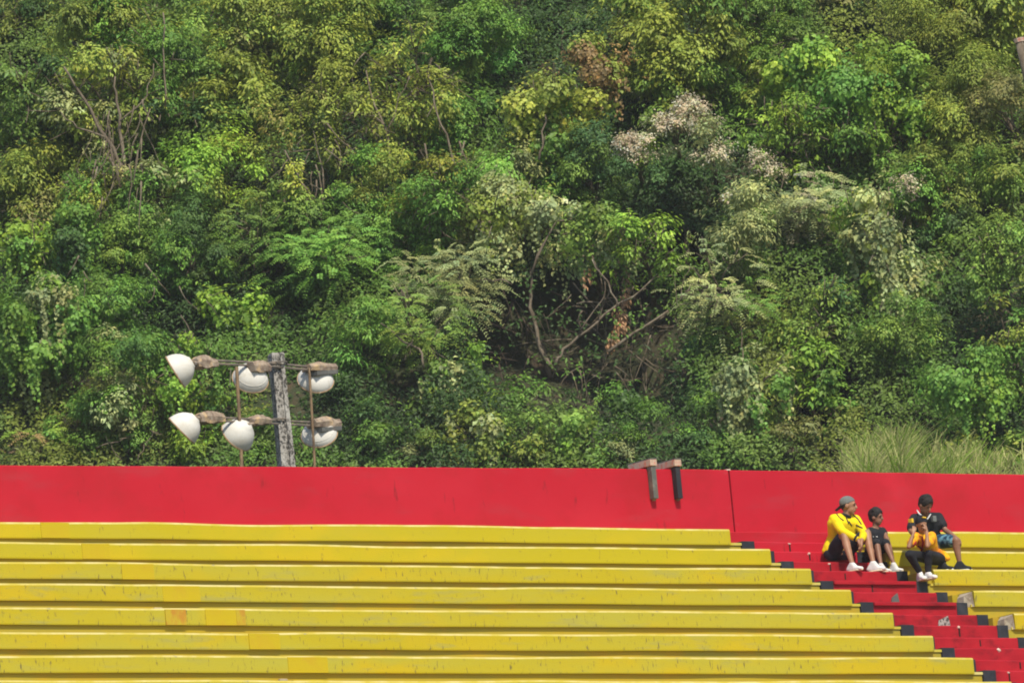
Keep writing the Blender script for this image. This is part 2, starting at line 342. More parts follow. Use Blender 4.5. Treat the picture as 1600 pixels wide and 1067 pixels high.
for (x0, y0, x1, y1) in ((416, 562, 408, 602), (418, 560, 421, 590), (361, 575, 359, 604)):
    MB().tube([pm(x0, y0, -.2), pm(x1, y1, -.2)], .006, 4).build('wire', M['bar'], mast)
def lathe(prof, n=28):
    V = []; Fc = []
    for (r, h) in prof:
        for j in range(n):
            a = 2*math.pi*j/n; V.append((r*math.cos(a), r*math.sin(a), h))
    for i in range(len(prof)-1):
        for j in range(n): Fc.append((i*n+j, i*n+(j+1) % n, (i+1)*n+(j+1) % n, (i+1)*n+j))
    return V, Fc
def orient(V, c, ax):
    ax = nrm(ax); z = np.array([0, 0, 1.]); s_ = nrm(np.cross(ax, z)); t_ = np.cross(s_, ax)
    return [c+s_*v[0]+t_*v[1]+ax*v[2] for v in V]
lamps = [  # rim centre, axis (right, down, away), box left top right bottom, label
 ((274, 581), (-.84, .52, .02), (304, 551, 334, 574), 'upper left floodlight with white bowl facing left, on the top crossbar'),
 ((391, 593), (-.22, .62, .75), (391, 559, 417, 581), 'floodlight hanging from the top crossbar immediately left of the concrete post'),
 ((493, 594), (-.12, .66, .74), (479, 562, 521, 580), 'upper floodlight right of the concrete post, under a long rusty box'),
 ((284, 673), (-.70, .70, .02), (308, 639, 346, 660), 'lower left floodlight with white bowl facing down left, end of the bottom crossbar'),
 ((369, 683), (-.62, .60, .45), (389, 645, 417, 663), 'floodlight below the bottom crossbar immediately left of the concrete post'),
 ((499, 679), (.14, .66, .74), (487, 648, 527, 668), 'lower floodlight right of the concrete post, under a rusty box')]
for i, (c, ax, bx, lab) in enumerate(lamps):
    C0 = pm(c[0], c[1], -.02); axw = nrm(_R*ax[0]-_U*ax[1]+VH*ax[2])
    e = empty('floodlight', C0, lab, 'floodlight', 'floodlights on the mast')
    ro = .245 if i in (1, 2, 5) else .238
    outer = [(ro, 0), (ro*.985, -.04), (ro*.93, -.09), (ro*.83, -.15), (ro*.68, -.205), (ro*.50, -.245), (ro*.36, -.268), (ro*.30, -.285), (.004, -.29)]
    dpt = {1: .72, 2: .58, 5: .58}.get(i, .92); outer = [(r_q, h_q*dpt) for r_q, h_q in outer]
    V, Fc = lathe(outer); pydata('reflector', orient(V, C0, axw), [tuple(reversed(f)) for f in Fc], M['reflector'], e, True)
    inner = [(ro-.006, .0), (ro*.97, -.04), (ro*.9, -.085), (ro*.79, -.145), (ro*.62, -.20), (.01, -.25)]
    inner = [(r_q, h_q*dpt) for r_q, h_q in inner]
    V, Fc = lathe(inner); pydata('inner_bowl', orient(V, C0, axw), Fc, M['reflector'], e, True)
    t = np.linspace(0, 2*math.pi, 29); s_ = nrm(np.cross(axw, [0, 0, 1.])); t_ = np.cross(s_, axw)
    MB().tube([C0+s_*math.cos(a)*ro+t_*math.sin(a)*ro for a in t], .011, 5).build('rim', M['rim'], e)
    if i in (1, 5): MB().tube([C0+s_*math.cos(a)*ro*.86-axw*.130*dpt+t_*math.sin(a)*ro*.86 for a in t], .005, 4).build('seam', M['reflector'], e)
    # rusty ballast box sitting on the bar, lumpy top
    dq = -.22 if i == 1 else -.13; a = pm(bx[0], bx[3], dq); b = pm(bx[2], bx[3], dq); h = (bx[3]-bx[1])/118*.80; L = np.linalg.norm(b-a); dx = nrm(b-a); dy = nrm(np.cross([0, 0, 1.], dx)); V = []
    nx = 7
    for q in range(nx):
        f = q/(nx-1); hh = h*(.75+.25*math.sin(math.pi*min(1, f*1.1))+.22*(random.random()-.5)); dr = h*.3*(1 if 2 <= q <= 3 and i in (0, 3, 4, 1) else .12)
        for (yy, z_) in ((-.09, -dr*.5), (-.10, hh*.5), (-.06, hh), (.06, hh*.97), (.1, hh*.5), (.09, -dr*.5)):
            V.append(a+dx*L*f+dy*yy*(.9+.2*random.random())+np.array([0, 0, z_]))
    Fc = [(q*6+j, (q+1)*6+j, (q+1)*6+(j+1) % 6, q*6+(j+1) % 6) for q in range(nx-1) for j in range(6)]+[(5, 4, 3, 2, 1, 0), tuple((nx-1)*6+j for j in range(6))]
    pydata('ballast_box', V, Fc, M['rust'], e)
    nk = C0-axw*.27*dpt; mid = a+dx*L*.45
    MB().tube([nk, nk*.5+mid*.5-axw*.02, mid], .028, 6).build('neck', M['rust'], e)
    if 0: MB().tube([C0+s_*ro*.9-axw*.05, C0+s_*ro*.8-axw*.22, mid], .009, 4).tube([C0-s_*ro*.9-axw*.05, C0-s_*ro*.8-axw*.22, mid], .009, 4).build('yoke', M['bar'], e)
    if i in (2, 5):  # dark plate added to stand in for the shadow under the box
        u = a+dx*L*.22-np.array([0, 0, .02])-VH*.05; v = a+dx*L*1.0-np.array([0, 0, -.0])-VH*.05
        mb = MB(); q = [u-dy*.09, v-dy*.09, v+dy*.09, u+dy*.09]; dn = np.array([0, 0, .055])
        mb.add(([*[k_-dn for k_ in q], *q], [(0, 3, 2, 1), (4, 5, 6, 7), (0, 1, 5, 4), (1, 2, 6, 5), (2, 3, 7, 6), (3, 0, 4, 7)])); mb.build('box_shadow_plate', M['steel'], e)

# ------------------------------------------------------------------ people
def sph(c, r, n=1):
    bm = bmesh.new(); bmesh.ops.create_icosphere(bm, subdivisions=n, radius=1)
    P = np.array([v.co[:] for v in bm.verts]); bm.free(); return P*np.asarray(r)+np.asarray(c)
def hull(P, bm):
    vs = [bm.verts.new(p) for p in P]; bmesh.ops.convex_hull(bm, input=vs, use_existing_faces=False)
def blob(name, parts, voxel, material, parent, smooth=2, ratio=1.0):
    """closed shapes fused into ONE continuous surface by a voxel remesh"""
    big = bpy.data.meshes.new(name+'_src'); B = bmesh.new()
    for p in parts:
        t = bmesh.new()
        if p[0] == 'c': P = np.vstack([sph(p[1], p[3], 2), sph(p[2], p[4], 2)])
        elif p[0] == 'h': P = np.vstack([sph(c, r, 2) for c, r in p[1]])
        elif p[0] == 'e':
            P = sph((0, 0, 0), 1, 3)*np.asarray(p[3]); P = P @ np.asarray(p[2])+np.asarray(p[1])
        hull(P, t); tm = bpy.data.meshes.new('t'); t.to_mesh(tm); t.free(); B.from_mesh(tm); bpy.data.meshes.remove(tm)
    loose = [v for v in B.verts if not v.link_faces]; bmesh.ops.delete(B, geom=loose, context='VERTS')
    B.to_mesh(big); B.free()
    o = bpy.data.objects.new(name+'_src', big); COL.objects.link(o)
    r = o.modifiers.new('r', 'REMESH'); r.mode = 'VOXEL'; r.voxel_size = voxel; r.use_smooth_shade = True
    s = o.modifiers.new('s', 'SMOOTH'); s.iterations = smooth; s.factor = .5
    dg = bpy.context.evaluated_depsgraph_get(); me = bpy.data.meshes.new_from_object(o.evaluated_get(dg)); me.name = name
    bpy.data.objects.remove(o); bpy.data.meshes.remove(big)
    for pl in me.polygons: pl.use_smooth = True
    me.materials.clear()
    return link(name, me, material, parent)
def cloth(name, c1, c2, sc=6):
    return worn(name, [c1, (c2, (sc, sc, sc), .45, .62, 3)], rough=.85, spec=.15, bump=.6, bscale=14, bdist=.02)
SK1 = worn('skin_brown', [(.36, .185, .11), ((.30, .15, .085), (9, 9, 9), .4, .6, 2)], rough=.5, bump=.1)
SK2 = worn('skin_dark_brown', [(.27, .135, .085), ((.22, .11, .07), (9, 9, 9), .4, .6, 2)], rough=.5, bump=.1)
M['hair'] = worn('black_hair', [(.012, .010, .010), ((.03, .025, .022), (40, 40, 40), .5, .6, 3)], rough=.7, bump=1, bscale=90, bdist=.01)
M['eye'] = mat('eye', (.015, .01, .01), .3); M['lip'] = mat('lip', (.16, .05, .04), .5)
M['c_yellow'] = cloth('yellow_jersey', (.82, .62, .01), (.72, .52, .01)); M['c_navy'] = cloth('dark_navy_cloth', (.028, .032, .045), (.018, .02, .03))
M['c_black'] = cloth('black_cloth', (.018, .019, .024), (.03, .03, .036)); M['c_grey'] = cloth('grey_cap_cloth', (.19, .20, .19), (.14, .15, .15))
M['c_orange'] = cloth('orange_jersey', (.82, .42, .01), (.74, .20, .02), 9); M['c_blue'] = cloth('blue_print_shorts', (.02, .05, .10), (.16, .33, .42), 13)
M['c_white'] = cloth('white_cloth', (.72, .71, .69), (.6, .6, .6)); M['c_red'] = cloth('red_cloth', (.42, .03, .03), (.3, .02, .02))
M['sole'] = mat('cream_sole', (.62, .52, .36), .7); M['mark_yellow'] = mat('yellow_print', (.75, .48, .03), .8)
def A(*p): return atY(*p)
def frame(fwd, up):
    f = nrm(fwd); s = nrm(np.cross(f, up)); u = np.cross(s, f); return np.array([s, f, u])   # rows: side, forward, up
def head_parts(c, fr, k=1.0):
    s, f, u = fr
    P = [('e', c+u*.02*k-f*.008*k, fr, (.076*k, .095*k, .098*k)), ('e', c-u*.045*k+f*.022*k, fr, (.056*k, .066*k, .072*k)),
         ('e', c-u*.092*k+f*.052*k, fr, (.028*k, .026*k, .024*k)), ('c', c+f*.083*k+u*.012*k, c+f*.104*k-u*.028*k, .009*k, .016*k),
         ('e', c+u*.02*k+f*.078*k, fr, (.050*k, .016*k, .014*k)), ('e', c-u*.064*k+f*.083*k, fr, (.024*k, .012*k, .011*k))]
    for sg in (-1, 1): P.append(('e', c+s*sg*.077*k-f*.008*k-u*.012*k, fr, (.012*k, .024*k, .033*k)))
    return P
def face(c, fr, k, body):
    s, f, u = fr
    for sg in (-1, 1):
        for nm, off, rad, m in (('eye', s*sg*.031+f*.082+u*.003, (.013, .008, .006), M['eye']), ('eyebrow', s*sg*.033+f*.091+u*.026, (.020, .006, .0045), M['hair'])):
            V = sph((0, 0, 0), 1, 2)*np.array(rad)*k @ fr+c+off*k; bm = bmesh.new(); hull(V, bm); me = bpy.data.meshes.new(nm); bm.to_mesh(me); bm.free(); link(nm, me, m, body)
    V = sph((0, 0, 0), 1, 2)*np.array((.023, .006, .0055))*k @ fr+c+(f*.094-u*.063)*k; bm = bmesh.new(); hull(V, bm); me = bpy.data.meshes.new('mouth'); bm.to_mesh(me); bm.free(); link('mouth', me, M['lip'], body)
def hand_parts(w, d, pn, k=1.0, curl=.5):
    """w wrist, d hand direction, pn palm-side normal; five bent fingers"""
    d = nrm(d); pn = nrm(pn-d*(pn@d)); s = np.cross(d, pn); P = []
    pc = w+d*.05*k; P.append(('h', [(w+d*.008*k, .022*k), (w+d*.075*k+s*.026*k, .013*k), (w+d*.078*k-s*.026*k, .012*k), (w+d*.03*k+s*.02*k, .015*k)]))
    for i, (o, L) in enumerate(((.029, .068), (.010, .078), (-.010, .072), (-.028, .056))):
        a = w+d*.08*k+s*o*k; q = 0; pts = [a]; L *= k
        for seg, fr_ in enumerate((.42, .32, .26)):
            q += curl*(.55+.1*i); dd = d*math.cos(q)+pn*math.sin(q)+s*o*.8; pts.append(pts[-1]+nrm(dd)*L*fr_)
        for a_, b_, r1, r2 in zip(pts, pts[1:], (.0088, .0082, .0075), (.0082, .0075, .0068)): P.append(('c', a_, b_, r1*k, r2*k))
    a = w+d*.025*k+s*.024*k; b = a+nrm(d*.7+s*.7+pn*.35)*.036*k; c_ = b+nrm(d*.95+s*.15+pn*.5)*.028*k
    P += [('c', a, b, .012*k, .0095*k), ('c', b, c_, .0095*k, .008*k)]
    return P
def limb(a, b, r1, rm, r2): # swelling above the middle
    m = a*.6+b*.4; return [('c', a, m, r1, rm), ('c', m, b, rm, r2)]
def shoe(ankle, toe_dir, e, k=1.0, m1=None, m2=None, soleZ=None):
    d = nrm(toe_dir*np.array([1, 1, 0])); s = np.cross(d, [0, 0, 1.]); z = soleZ if soleZ is not None else ankle[2]-.085*k
    g_ = np.array([ankle[0], ankle[1], z])
    P = [('h', [(g_-d*.055*k+[0, 0, .04*k], .034*k), (ankle-[0, 0, .02*k], .040*k), (g_+d*.05*k+[0, 0, .045*k], .038*k)]),
         ('h', [(g_+d*.04*k+[0, 0, .045*k], .038*k), (g_+d*.12*k+s*.014*k+[0, 0, .032*k], .028*k), (g_+d*.13*k-s*.014*k+[0, 0, .03*k], .026*k), (g_-d*.04*k+[0, 0, .035*k], .033*k)])]
    so_ = blob('shoe', P, .009, m1 or M['c_white'], e, 2)
    P = [('h', [(g_-d*.06*k+s*.01+[0, 0, .013], .012), (g_-d*.06*k-s*.01+[0, 0, .013], .012), (g_-d*.03*k+s*.026*k+[0, 0, .013], .012), (g_-d*.03*k-s*.026*k+[0, 0, .013], .012), (g_+d*.09*k+s*.036*k+[0, 0, .013], .012), (g_+d*.09*k-s*.034*k+[0, 0, .013], .012), (g_+d*.15*k+[0, 0, .015], .012)])]
    blob('sole', P, .007, m2 or M['sole'], so_, 1)
    MB().tube([g_+d*.035*k+s*.028*k+[0, 0, .074*k], g_+d*.05*k+[0, 0, .088*k], g_+d*.035*k-s*.028*k+[0, 0, .074*k]], .005, 4).tube([g_+d*.065*k+s*.027*k+[0, 0, .06*k], g_+d*.08*k+[0, 0, .074*k], g_+d*.065*k-s*.027*k+[0, 0, .06*k]], .005, 4).build('laces', M['c_grey'], so_)
def seg_len(J, prs): return ' '.join('%s-%s %.2f' % (a, b, np.linalg.norm(J[a]-J[b])) for a, b in prs)
PAIRS = [('sR', 'eR'), ('eR', 'wR'), ('sL', 'eL'), ('eL', 'wL'), ('hR', 'kR'), ('kR', 'aR'), ('hL', 'kL'), ('kL', 'aL'), ('hR', 'sR'), ('sR', 'sL')]
def body_parts(J, k, fr, r=1.0):
    P = []; q = k*r; n = (J['sR']+J['sL'])/2
    P.append(('h', [(J['hR'], .095*q), (J['hL'], .095*q), (J['hR']*.55+J['hL']*.45+[0, 0, .14*k], .095*q)]))
    P.append(('h', [(J['hR']*.5+J['hL']*.5+[0, 0, .10*k], .11*q), (J['sR']*.8+n*.2-[0, 0, .05*k], .085*q), (J['sL']*.8+n*.2-[0, 0, .05*k], .085*q)]))
    P.append(('h', [(J['sR'], .055*q), (J['sL'], .055*q), (n+[0, 0, .03*k], .055*q)]))
    P.append(('c', n-[0, 0, .02*k], J['head']-fr[2]*.06*k-fr[1]*.015*k, .058*q, .050*q))
    for s_ in 'RL':
        P += limb(J['s'+s_], J['e'+s_], .050*q, .046*q, .036*q)+limb(J['e'+s_], J['w'+s_], .037*q, .036*q, .024*q)
        P += limb(J['h'+s_], J['k'+s_], .088*q, .078*q, .054*q)
        kk = J['k'+s_]; aa = J['a'+s_]; bk = nrm(np.cross(np.cross(aa-kk, J['h'+s_]-kk), aa-kk))
        m_ = kk*.68+aa*.32+bk*.012*k
        P += [('c', kk, m_, .052*q, .054*q), ('c', m_, aa, .054*q, .032*q), ('c', aa, aa+[0, 0, -.04*k], .034*q, .03*q)]
    P += head_parts(J['head'], fr, J.get('hk', k))
    return P
from mathutils.bvhtree import BVHTree
def print_on(ob, pts, r, m, nm):
    # a printed stripe lying on the cloth surface
    me = ob.data; bv = BVHTree.FromPolygons([v.co[:] for v in me.vertices], [tuple(q.vertices) for q in me.polygons]); W = []
    for i in range(len(pts)-1):
        for t in np.linspace(0, 1, 5)[: 5 if i == len(pts)-2 else 4]:
            x = pts[i][0]*(1-t)+pts[i+1][0]*t; y = pts[i][1]*(1-t)+pts[i+1][1]*t
            h_ = bv.ray_cast(Vector(CAM), Vector(ray(x, y)))
            if h_[0] is not None: W.append(np.array(h_[0])-nrm(ray(x, y))*.001)
    if len(W) > 2 and max(np.linalg.norm(a-b) for a, b in zip(W, W[1:])) < .15: MB().tube(W, r, 5).build(nm, m, ob, True)
# --- man in the yellow jersey
J = dict(hR=A(1302, 862, -.50), hL=A(1321, 861, -.47), kR=A(1319, 834, -.86), kL=A(1355, 833, -.86), aR=A(1331, 879, -1.02), aL=A(1364, 877, -1.02),
         sR=A(1303, 811, -.60), sL=A(1337, 812, -.62), eR=A(1316, 830, -.84), wR=A(1340, 842, -1.0), eL=A(1350, 833, -.80), wL=A(1346, 845, -1.04), head=A(1326, 790, -.66))
print('MAN', seg_len(J, PAIRS))
fr = frame(np.array([.62, -.78, -.10]), np.array([.03, .02, 1.])); e = empty('person', (J['hR']+J['hL'])/2*[1, 1, 0]+[0, 0, -.56], 'young man in yellow long sleeved jersey and backwards grey cap on the red steps', 'person', 'people sitting on the terrace')
P = body_parts(J, 1, fr)+hand_parts(J['wR'], np.array([.12, -.2, -1]), np.array([-.7, .6, -.1]), 1.0, .35)+hand_parts(J['wL'], np.array([-.2, -.15, -1]), np.array([-.6, .7, 0]), 1.0, .5)
body = blob('body', P, .0075, SK1, e, 2); face(J['head'], fr, 1.0, body)
n = (J['sR']+J['sL'])/2; hc = (J['hR']+J['hL'])/2
P = [('h', [(J['hR']+[-.01, .02, .03], .115), (J['hL']+[0, 0, .03], .11), (J['hR']*.5+J['hL']*.5+[0, 0, .2], .125)]), ('h', [(hc+[0, 0, .12], .135), (J['sR']-[0, 0, .06], .095), (J['sL']-[0, 0, .06], .095)]),
     ('h', [(J['sR'], .068), (J['sL'], .068), (n+[0, 0, .02], .068)]), ('c', J['sR'], J['eR'], .070, .058), ('c', J['eR'], J['wR']*.9+J['eR']*.1, .060, .042), ('c', J['sL'], J['eL'], .070, .058), ('c', J['eL'], J['wL']*.75+J['eL']*.25, .058, .045), ('c', J['hR']+[-.07, .05, .02], J['hR']+[-.02, -.06, -.01], .06, .06)]
sh = blob('shirt', P, .010, M['c_yellow'], e, 1)
P = [('h', [(J['hR']+[-.02, .02, -.005], .108), (J['hL']+[.02, 0, -.005], .105)]), ('c', J['hR'], J['kR']*.72+J['hR']*.28, .102, .085), ('c', J['hL'], J['kL']*.80+J['hL']*.2, .102, .085)]
blob('shorts', P, .010, M['c_navy'], e, 1)
V = n+[0, 0, .055]; MB().tube([V+fr[0]*math.cos(a)*.068+fr[1]*(math.sin(a)*.062+.01)+np.array([0, 0, -.03*max(0, math.sin(a))]) for a in np.linspace(0, 6.283, 17)], .020, 6).build('collar', M['c_black'], sh, True)
MB().tube([J['wR']*.84+J['eR']*.16, J['wR']*.96+J['eR']*.04], [.047, .042], 8).build('cuff', M['c_black'], sh, True)
for q in ([(1306, 801), (1311, 808), (1318, 813)], [(1333, 804), (1340, 810), (1346, 819)], [(1326, 814), (1331, 821)], [(1338, 820), (1348, 825)], [(1322, 808), (1326, 818)]):
    print_on(sh, q, .010, M['bark_dark'], 'stripe')
h = J['head']; cp = blob('cap', [('e', h+fr[2]*.042-fr[1]*.02, fr, (.086, .106, .088))], .009, M['c_grey'], e, 2)
# cut the face opening by lifting the cap off the forehead: it is only the upper shell
bm = bmesh.new(); bm.from_mesh(cp.data); pl = h+fr[2]*.030+fr[1]*.02; nn = nrm(fr[2]*1.0-fr[1]*.55)
bmesh.ops.bisect_plane(bm, geom=bm.verts[:]+bm.edges[:]+bm.faces[:], plane_co=pl, plane_no=nn, clear_inner=True); bm.to_mesh(cp.data); bm.free()
P = [('h', [(h-fr[1]*.10-fr[2]*.005+fr[0]*.05, .009), (h-fr[1]*.10-fr[2]*.005-fr[0]*.05, .009), (h-fr[1]*.165-fr[2]*.055+fr[0]*.03, .008), (h-fr[1]*.165-fr[2]*.055-fr[0]*.03, .008)])]
blob('brim', P, .006, M['c_black'], cp, 1)
hr = blob('hair', [('e', h+fr[2]*.018-fr[1]*.012, fr, (.083, .099, .104))], .008, M['hair'], e, 1)
bm = bmesh.new(); bm.from_mesh(hr.data)
bmesh.ops.bisect_plane(bm, geom=bm.verts[:]+bm.edges[:]+bm.faces[:], plane_co=h+fr[2]*.035+fr[1]*.03, plane_no=nrm(fr[2]*.55-fr[1]*.5), clear_inner=True); bm.to_mesh(hr.data); bm.free()
shoe(J['aR'], np.array([.35, -1, 0]), e, 1.0, soleZ=-.743); shoe(J['aL'], np.array([.75, -.8, 0]), e, 1.05, soleZ=-.743)
# --- small boy in black sleeveless top
def hairdo(h, fr, k, e, thick=1.0, fring=.02):
    random.seed(5); P = [('e', h+fr[2]*.045*k-fr[1]*.016*k, fr, (.083*k*thick, .100*k*thick, .088*k*thick)), ('e', h-fr[1]*.05*k+fr[2]*.0*k, fr, (.074*k, .06*k, .07*k))]
    for i in range(26):
        a = random.random()*6.28; b = random.random()*1.2; d = fr[0]*math.cos(a)*math.sin(b)+fr[1]*math.sin(a)*math.sin(b)+fr[2]*math.cos(b)
        P.append(('e', h+fr[2]*.045*k-fr[1]*.012*k+d*.082*k*thick, fr, (.02*k, .02*k, .018*k)))
    o = blob('hair', P, .008, M['hair'], e, 1); bm = bmesh.new(); bm.from_mesh(o.data)
    bmesh.ops.bisect_plane(bm, geom=bm.verts[:]+bm.edges[:]+bm.faces[:], plane_co=h+fr[2]*(.046+fring)*k+fr[1]*.07*k, plane_no=nrm(fr[2]*.45-fr[1]*.80), clear_inner=True); bm.to_mesh(o.data); bm.free(); return o
J = dict(hR=A(1361, 866, -.50), hL=A(1374, 866, -.48), kR=A(1370, 848, -.80), kL=A(1384, 848, -.80), aR=A(1376, 880, -.93), aL=A(1396, 879, -.96),
         sR=A(1358, 829, -.50), sL=A(1380, 829, -.50), eR=A(1357, 850, -.60), wR=A(1367, 862, -.80), eL=A(1389, 850, -.66), wL=A(1393, 864, -.86), head=A(1369, 808, -.53), hk=.88)
print('KID', seg_len(J, PAIRS))
fr = frame(np.array([.45, -.88, -.12]), np.array([0, 0, 1.])); e = empty('person', (J['hR']+J['hL'])/2*[1, 1, 0]+[0, 0, -.56], 'small dark haired boy in a black sleeveless top sitting beside the man in yellow', 'person', 'people sitting on the terrace')
P = body_parts(J, .78, fr)+hand_parts(J['wR'], np.array([.3, -.5, -1]), np.array([.4, .8, 0]), .78, .5)+hand_parts(J['wL'], np.array([.1, -.3, -1]), np.array([-.5, .8, 0]), .78, .5)
body = blob('body', P, .007, SK2, e, 2); face(J['head'], fr, .88, body); hairdo(J['head'], fr, .92, e, 1.08, .0)
n = (J['sR']+J['sL'])/2; hc = (J['hR']+J['hL'])/2
P = [('h', [(J['hR']+[0, 0, .02], .09), (J['hL']+[0, 0, .02], .09), (hc+[0, 0, .14], .10)]), ('h', [(hc+[0, 0, .08], .10), (J['sR']*.85+n*.15-[0, 0, .04], .072), (J['sL']*.85+n*.15-[0, 0, .04], .072)]), ('h', [(J['sR']*.9+n*.1, .05), (J['sL']*.9+n*.1, .05)])]
sh = blob('top', P, .009, M['c_black'], e, 1)
P = [('h', [(J['hR'], .088), (J['hL'], .088)]), ('c', J['hR'], J['kR']*.97+J['hR']*.03, .082, .062), ('c', J['hL'], J['kL']*.97+J['hL']*.03, .082, .062)]
blob('shorts', P, .009, M['c_black'], e, 1)
P = [('c', J['hR']+[.02, -.04, -.06], J['hR']*.5+J['kR']*.5+[0, 0, -.085], .05, .035)]
blob('shorts_lining', P, .009, M['c_red'], e, 1)
print_on(sh, [(1369, 838), (1371, 838.5)], .008, M['c_white'], 'logo'); print_on(sh, [(1364, 838), (1365, 838.5)], .006, M['c_white'], 'logo')
shoe(J['aR'], np.array([.6, -.8, 0]), e, .85, soleZ=-.743); shoe(J['aL'], np.array([.35, -1, 0]), e, .85, soleZ=-.743)
# --- teenager in black jersey with white collar, head bowed
sz1 = row_z(1); sz2 = row_z(2)
J = dict(hR=A(1442, 847, -.98), hL=A(1461, 846, -.96), kR=A(1452, 846, -1.40), kL=A(1494, 844, -1.36), aR=A(1472, 877, -1.30), aL=A(1499, 877, -1.36),
         sR=A(1429, 810, -1.04), sL=A(1466, 808, -1.06), eR=A(1423, 829, -1.12), wR=A(1434, 842, -1.30), eL=A(1477, 828, -1.16), wL=A(1492, 838, -1.35), head=A(1446, 789, -1.16))
print('TEEN', seg_len(J, PAIRS))
fr = frame(np.array([.10, -.80, -.58]), np.array([0, 0, 1.])); e = empty('person', (J['hR']+J['hL'])/2*[1, 1, 0]+[0, 0, sz1], 'teenager with bowed head in a black jersey with white collar and blue shorts', 'person', 'people sitting on the terrace')
P = body_parts(J, .95, fr)+hand_parts(J['wR'], np.array([.4, -.5, -.8]), np.array([0, .7, -.5]), .93, .5)+hand_parts(J['wL'], np.array([.65, -.35, -.75]), np.array([-.6, .2, -.7]), .98, .5)
body = blob('body', P, .0075, SK2, e, 2); face(J['head'], fr, .97, body); hairdo(J['head'], fr, .99, e, 1.08, -.01)
n = (J['sR']+J['sL'])/2; hc = (J['hR']+J['hL'])/2
P = [('h', [(J['hR']+[0, 0, .03], .108), (J['hL']+[0, 0, .03], .108), (hc+[0, 0, .18], .115)]), ('h', [(hc+[0, 0, .12], .12), (J['sR']-[0, 0, .05], .088), (J['sL']-[0, 0, .05], .088)]), ('h', [(J['sR'], .062), (J['sL'], .062), (n+[0, 0, .02], .062)]),
     ('c', J['sR'], J['eR']*.75+J['sR']*.25, .068, .066), ('c', J['sL'], J['eL']*.6+J['sL']*.4, .068, .066)]
sh = blob('shirt', P, .010, M['c_black'], e, 1)
P = [('h', [(J['hR'], .102), (J['hL'], .102)]), ('c', J['hR'], J['kR']*.8+J['hR']*.2, .098, .082), ('c', J['hL'], J['kL']*.78+J['hL']*.22, .100, .090)]
blob('shorts', P, .010, M['c_blue'], e, 1)
MB().tube([A(1433, 797, -1.06), A(1436, 802, -1.15), A(1442, 807, -1.20), A(1449, 811, -1.215), A(1454, 803, -1.19)], .010, 5).build('collar', M['c_white'], sh, True)
V = A(1459, 810, -1.19); box('badge', V[0]-.025, V[0]+.03, V[1]-.02, V[1]+.03, V[2]-.04, V[2]+.035, M['c_grey'], sh, .005)
V = A(1425, 813, -1.13); box('sleeve_mark', V[0]-.016, V[0]+.016, V[1]-.015, V[1]+.06, V[2]-.028, V[2]+.028, M['mark_yellow'], sh, .006)
shoe(J['aL'], np.array([1, -.42, 0]), e, 1.02, M['c_black'], M['c_white'], soleZ=sz2+.002); shoe(J['aR'], np.array([.35, -1, 0]), e, 1.0, M['c_black'], M['c_white'], soleZ=sz2+.002)
# --- boy in orange jersey, hands raised to his head
J = dict(hR=A(1453, 872, -1.28), hL=A(1469, 873, -1.26), kR=A(1421, 866, -1.54), kL=A(1451, 866, -1.62), aR=A(1437, 893, -1.46), aL=A(1450, 893, -1.56),
         sR=A(1431, 838, -1.42), sL=A(1456, 837, -1.44), eR=A(1420, 854, -1.56), wR=A(1427, 834, -1.58), eL=A(1449, 853, -1.68), wL=A(1448, 829, -1.64), head=A(1440, 819, -1.49), hk=.84)
print('BOY', seg_len(J, PAIRS))
fr = frame(np.array([-.22, -.86, -.48]), np.array([0, 0, 1.])); e = empty('person', (J['hR']+J['hL'])/2*[1, 1, 0]+[0, 0, sz2], 'boy in an orange jersey and black trousers holding his head in both hands', 'person', 'people sitting on the terrace')
P = body_parts(J, .78, fr)+hand_parts(J['wR'], np.array([.35, 0, 1.]), np.array([.5, .7, 0]), .82, .45)+hand_parts(J['wL'], np.array([-.1, .2, 1.]), np.array([-.3, .9, 0]), .82, .5)
body = blob('body', P, .007, SK1, e, 2); face(J['head'], fr, .84, body)
h = J['head']; k = .86
cp = blob('cap', [('e', h+fr[2]*.038*k-fr[1]*.028*k, fr, (.092*k, .108*k, .096*k)), ('e', h-fr[1]*.055*k+fr[2]*.0*k, fr, (.08*k, .06*k, .075*k))], .008, M['c_black'], e, 1)
bm = bmesh.new(); bm.from_mesh(cp.data); bmesh.ops.bisect_plane(bm, geom=bm.verts[:]+bm.edges[:]+bm.faces[:], plane_co=h+fr[2]*.045*k+fr[1]*.05*k, plane_no=nrm(fr[2]*.7-fr[1]*.6), clear_inner=True); bm.to_mesh(cp.data); bm.free()
V = h+fr[2]*.118*k+fr[1]*.045*k; MB().tube([V-fr[0]*.03, V+fr[0]*.02+fr[2]*.01], .010, 5).build('cap_stripe', M['mark_yellow'], cp)
n = (J['sR']+J['sL'])/2; hc = (J['hR']+J['hL'])/2
P = [('h', [(J['hR']+[0, 0, .02], .09), (J['hL']+[0, 0, .02], .095), (hc*.7+n*.3, .10)]), ('h', [(hc*.6+n*.4, .10), (J['sR']*.9+n*.1-[0, 0, .03], .075), (J['sL']*.9+n*.1-[0, 0, .03], .075)]), ('h', [(J['sR'], .052), (J['sL'], .052)]),
     ('c', J['sR'], J['eR']*.62+J['sR']*.38, .060, .062), ('c', J['sL'], J['eL']*.62+J['sL']*.38, .060, .064), ('c', J['hL']+[.03, -.02, .05], J['hL']+[.05, -.08, -.005], .06, .04)]
sh = blob('shirt', P, .009, M['c_orange'], e, 1)
for q, m_, r_ in (([(1441, 838), (1442, 848), (1440, 860)], 'c_red', .014), ([(1431, 846), (1427, 853)], 'c_red', .013), ([(1457, 846), (1462, 853), (1466, 860)], 'c_red', .010), ([(1434, 852), (1440, 857)], 'c_black', .010), ([(1436, 842), (1435, 850)], 'c_red', .008)):
    print_on(sh, q, r_, M[m_], 'stripe')
